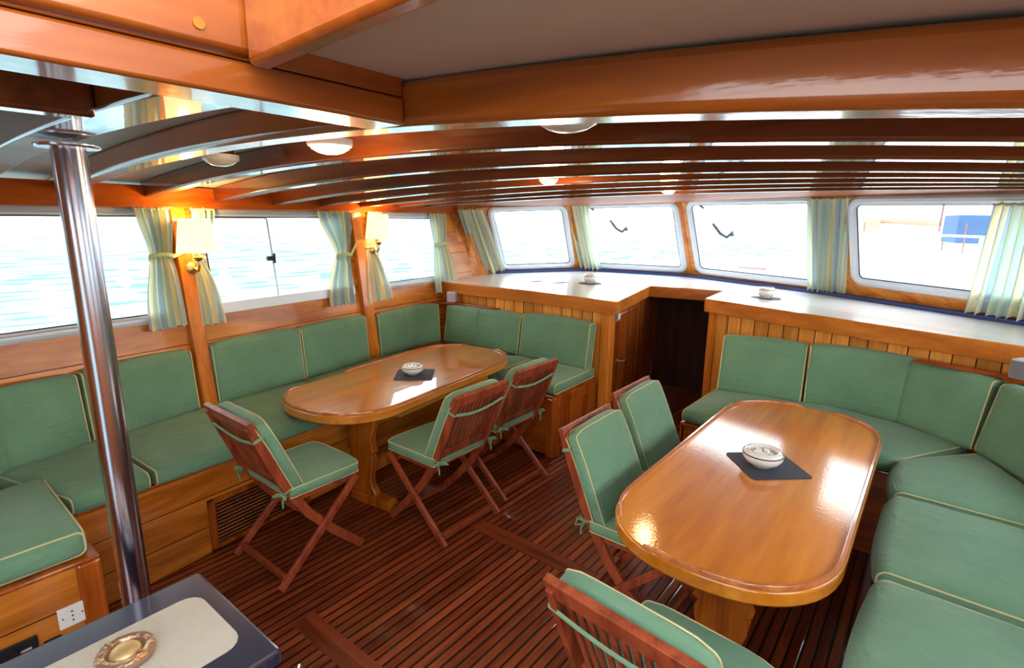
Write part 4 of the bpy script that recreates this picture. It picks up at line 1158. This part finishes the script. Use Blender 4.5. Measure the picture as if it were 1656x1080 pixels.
# wipers on the outside of the two middle windows
for i, (u, v, u2, v2) in ((1, (.13, .90, .42, .56)), (2, (.13, .90, .33, .52))):
    Sf = Fs[i][2]; t = thing('wiper', 'black wiper parked outside the front window %s the centre post' % ('left of' if i == 1 else 'right of'), 'wiper', tuple(Sf(u, v, -.06)), 0, 'windscreen wipers')
    bm = BM(); tube(bm, [Sf(u, v, -.05), Sf((u+u2)/2, (v+v2)/2+.02, -.07), Sf(u2-.02, v2+.02, -.055)], .005, 6); obj('arm', bm, 'alu', t)
    bm = BM(); tube(bm, [Sf(u2-.10, v2+.16, -.05), Sf(u2-.05, v2+.04, -.052), Sf(u2, v2, -.05), Sf(u2+.05, v2+.06, -.05)], .014, 8); obj('blade', bm, 'rubber', t)
    bm = BM(); tube(bm, [Sf(u, v+.01, -.045), Sf(u+.04, v-.05, -.055)], .012, 8); obj('pivot', bm, 'rubber', t)
    bm = BM(); c = Sf(u2+.04, v2+.03, -.05); lathe(bm, [(0, -.012), (.02, -.012), (.024, 0), (.02, .012), (0, .012)], tuple(c), 16); obj('motor_cap', bm, 'rubber', t)
# moored boats with blue covers
def yacht(label, x, y, rz, L=9.0, cover='sail'):
    t = thing('moored_boat', label, 'boat', (x, y, -.8), rz, 'boats moored ahead')
    bm = BM(); secs = []
    for j in range(9):
        q = j/8; w = 1.5*(1-(2*q-1)**4*.0)*(math.sin(PI*min(1, .25+q*.75)) if q > .33 else 1) + .02; yy = -L/2+L*q
        secs.append([bm.verts.new((sx*w*k_, yy, z)) for sx, k_, z in ((-1, 1, 1.3+.3*q), (-1, .93, -.15), (0, .1, -.4), (1, .93, -.15), (1, 1, 1.3+.3*q))])
    for A, B in zip(secs, secs[1:]):
        for a in range(4): bm.faces.new((A[a], A[a+1], B[a+1], B[a]))
        bm.faces.new((A[0], B[0], B[4], A[4]))
    bm.faces.new(secs[0]); bm.faces.new(list(reversed(secs[-1]))); obj('hull', bm, 'hull', t, local=True)
    bm = BM(); box(bm, -.9, .9, -2.5, 1.5, 1.3, 2.0); obj('cabin', bm, 'hull', t, local=True, smooth=False, bevel=.1)
    bm = BM(); tube(bm, [(0, 1.2, 1.5), (0, 1.2, 11.0)], .07, 10); obj('mast', bm, 'redpole', t, local=True)
    bm = BM(); tube(bm, [(0, 1.1, 2.6), (0, -.5, 2.75), (0, -2.9, 2.65)], [.28, .34, .14], 12); obj('boom_cover', bm, cover, t, local=True)
    bm = BM(); box(bm, -.8, .8, -3.3, -2.2, 1.75, 2.9); obj('bimini', bm, cover, t, local=True, smooth=False, bevel=.05)
    for sx in (-1, 1):
        bm = BM(); tube(bm, [(sx*1.1, -3.1, 1.3), (sx*1.1, -3.1, 2.56)], .03, 8); obj('bimini_pole', bm, 'redpole', t, local=True)
yacht('moored boat with blue sail cover, seen through the right-hand window', 3.2, 31, math.radians(-72))
yacht('moored boat with peach awning, left of the blue covered one', -1.6, 46, math.radians(-80), cover='peach')

# ------------------------------------------------------------------ light
w = bpy.data.worlds.new('world'); bpy.context.scene.world = w; w.use_nodes = True
nt = w.node_tree; nt.nodes.clear()
out = nt.nodes.new('ShaderNodeOutputWorld'); bg = nt.nodes.new('ShaderNodeBackground')
tc = nt.nodes.new('ShaderNodeTexCoord'); sp = nt.nodes.new('ShaderNodeSeparateXYZ'); cr = nt.nodes.new('ShaderNodeValToRGB')
nt.links.new(tc.outputs['Generated'], sp.inputs[0]); nt.links.new(sp.outputs['Z'], cr.inputs[0])
cr.color_ramp.elements[0].position = 0; cr.color_ramp.elements[0].color = (1.0, .98, .96, 1)
cr.color_ramp.elements[1].position = .8; cr.color_ramp.elements[1].color = (.74, .86, 1.0, 1)
nt.links.new(cr.outputs[0], bg.inputs[0]); bg.inputs[1].default_value = 5.0
nt.links.new(bg.outputs[0], out.inputs[0])

sc = bpy.context.scene
sc.view_settings.view_transform = 'Standard'; sc.view_settings.look = 'None'; sc.view_settings.gamma = 1
sc.view_settings.exposure = .68
sc.view_settings.use_curve_mapping = False
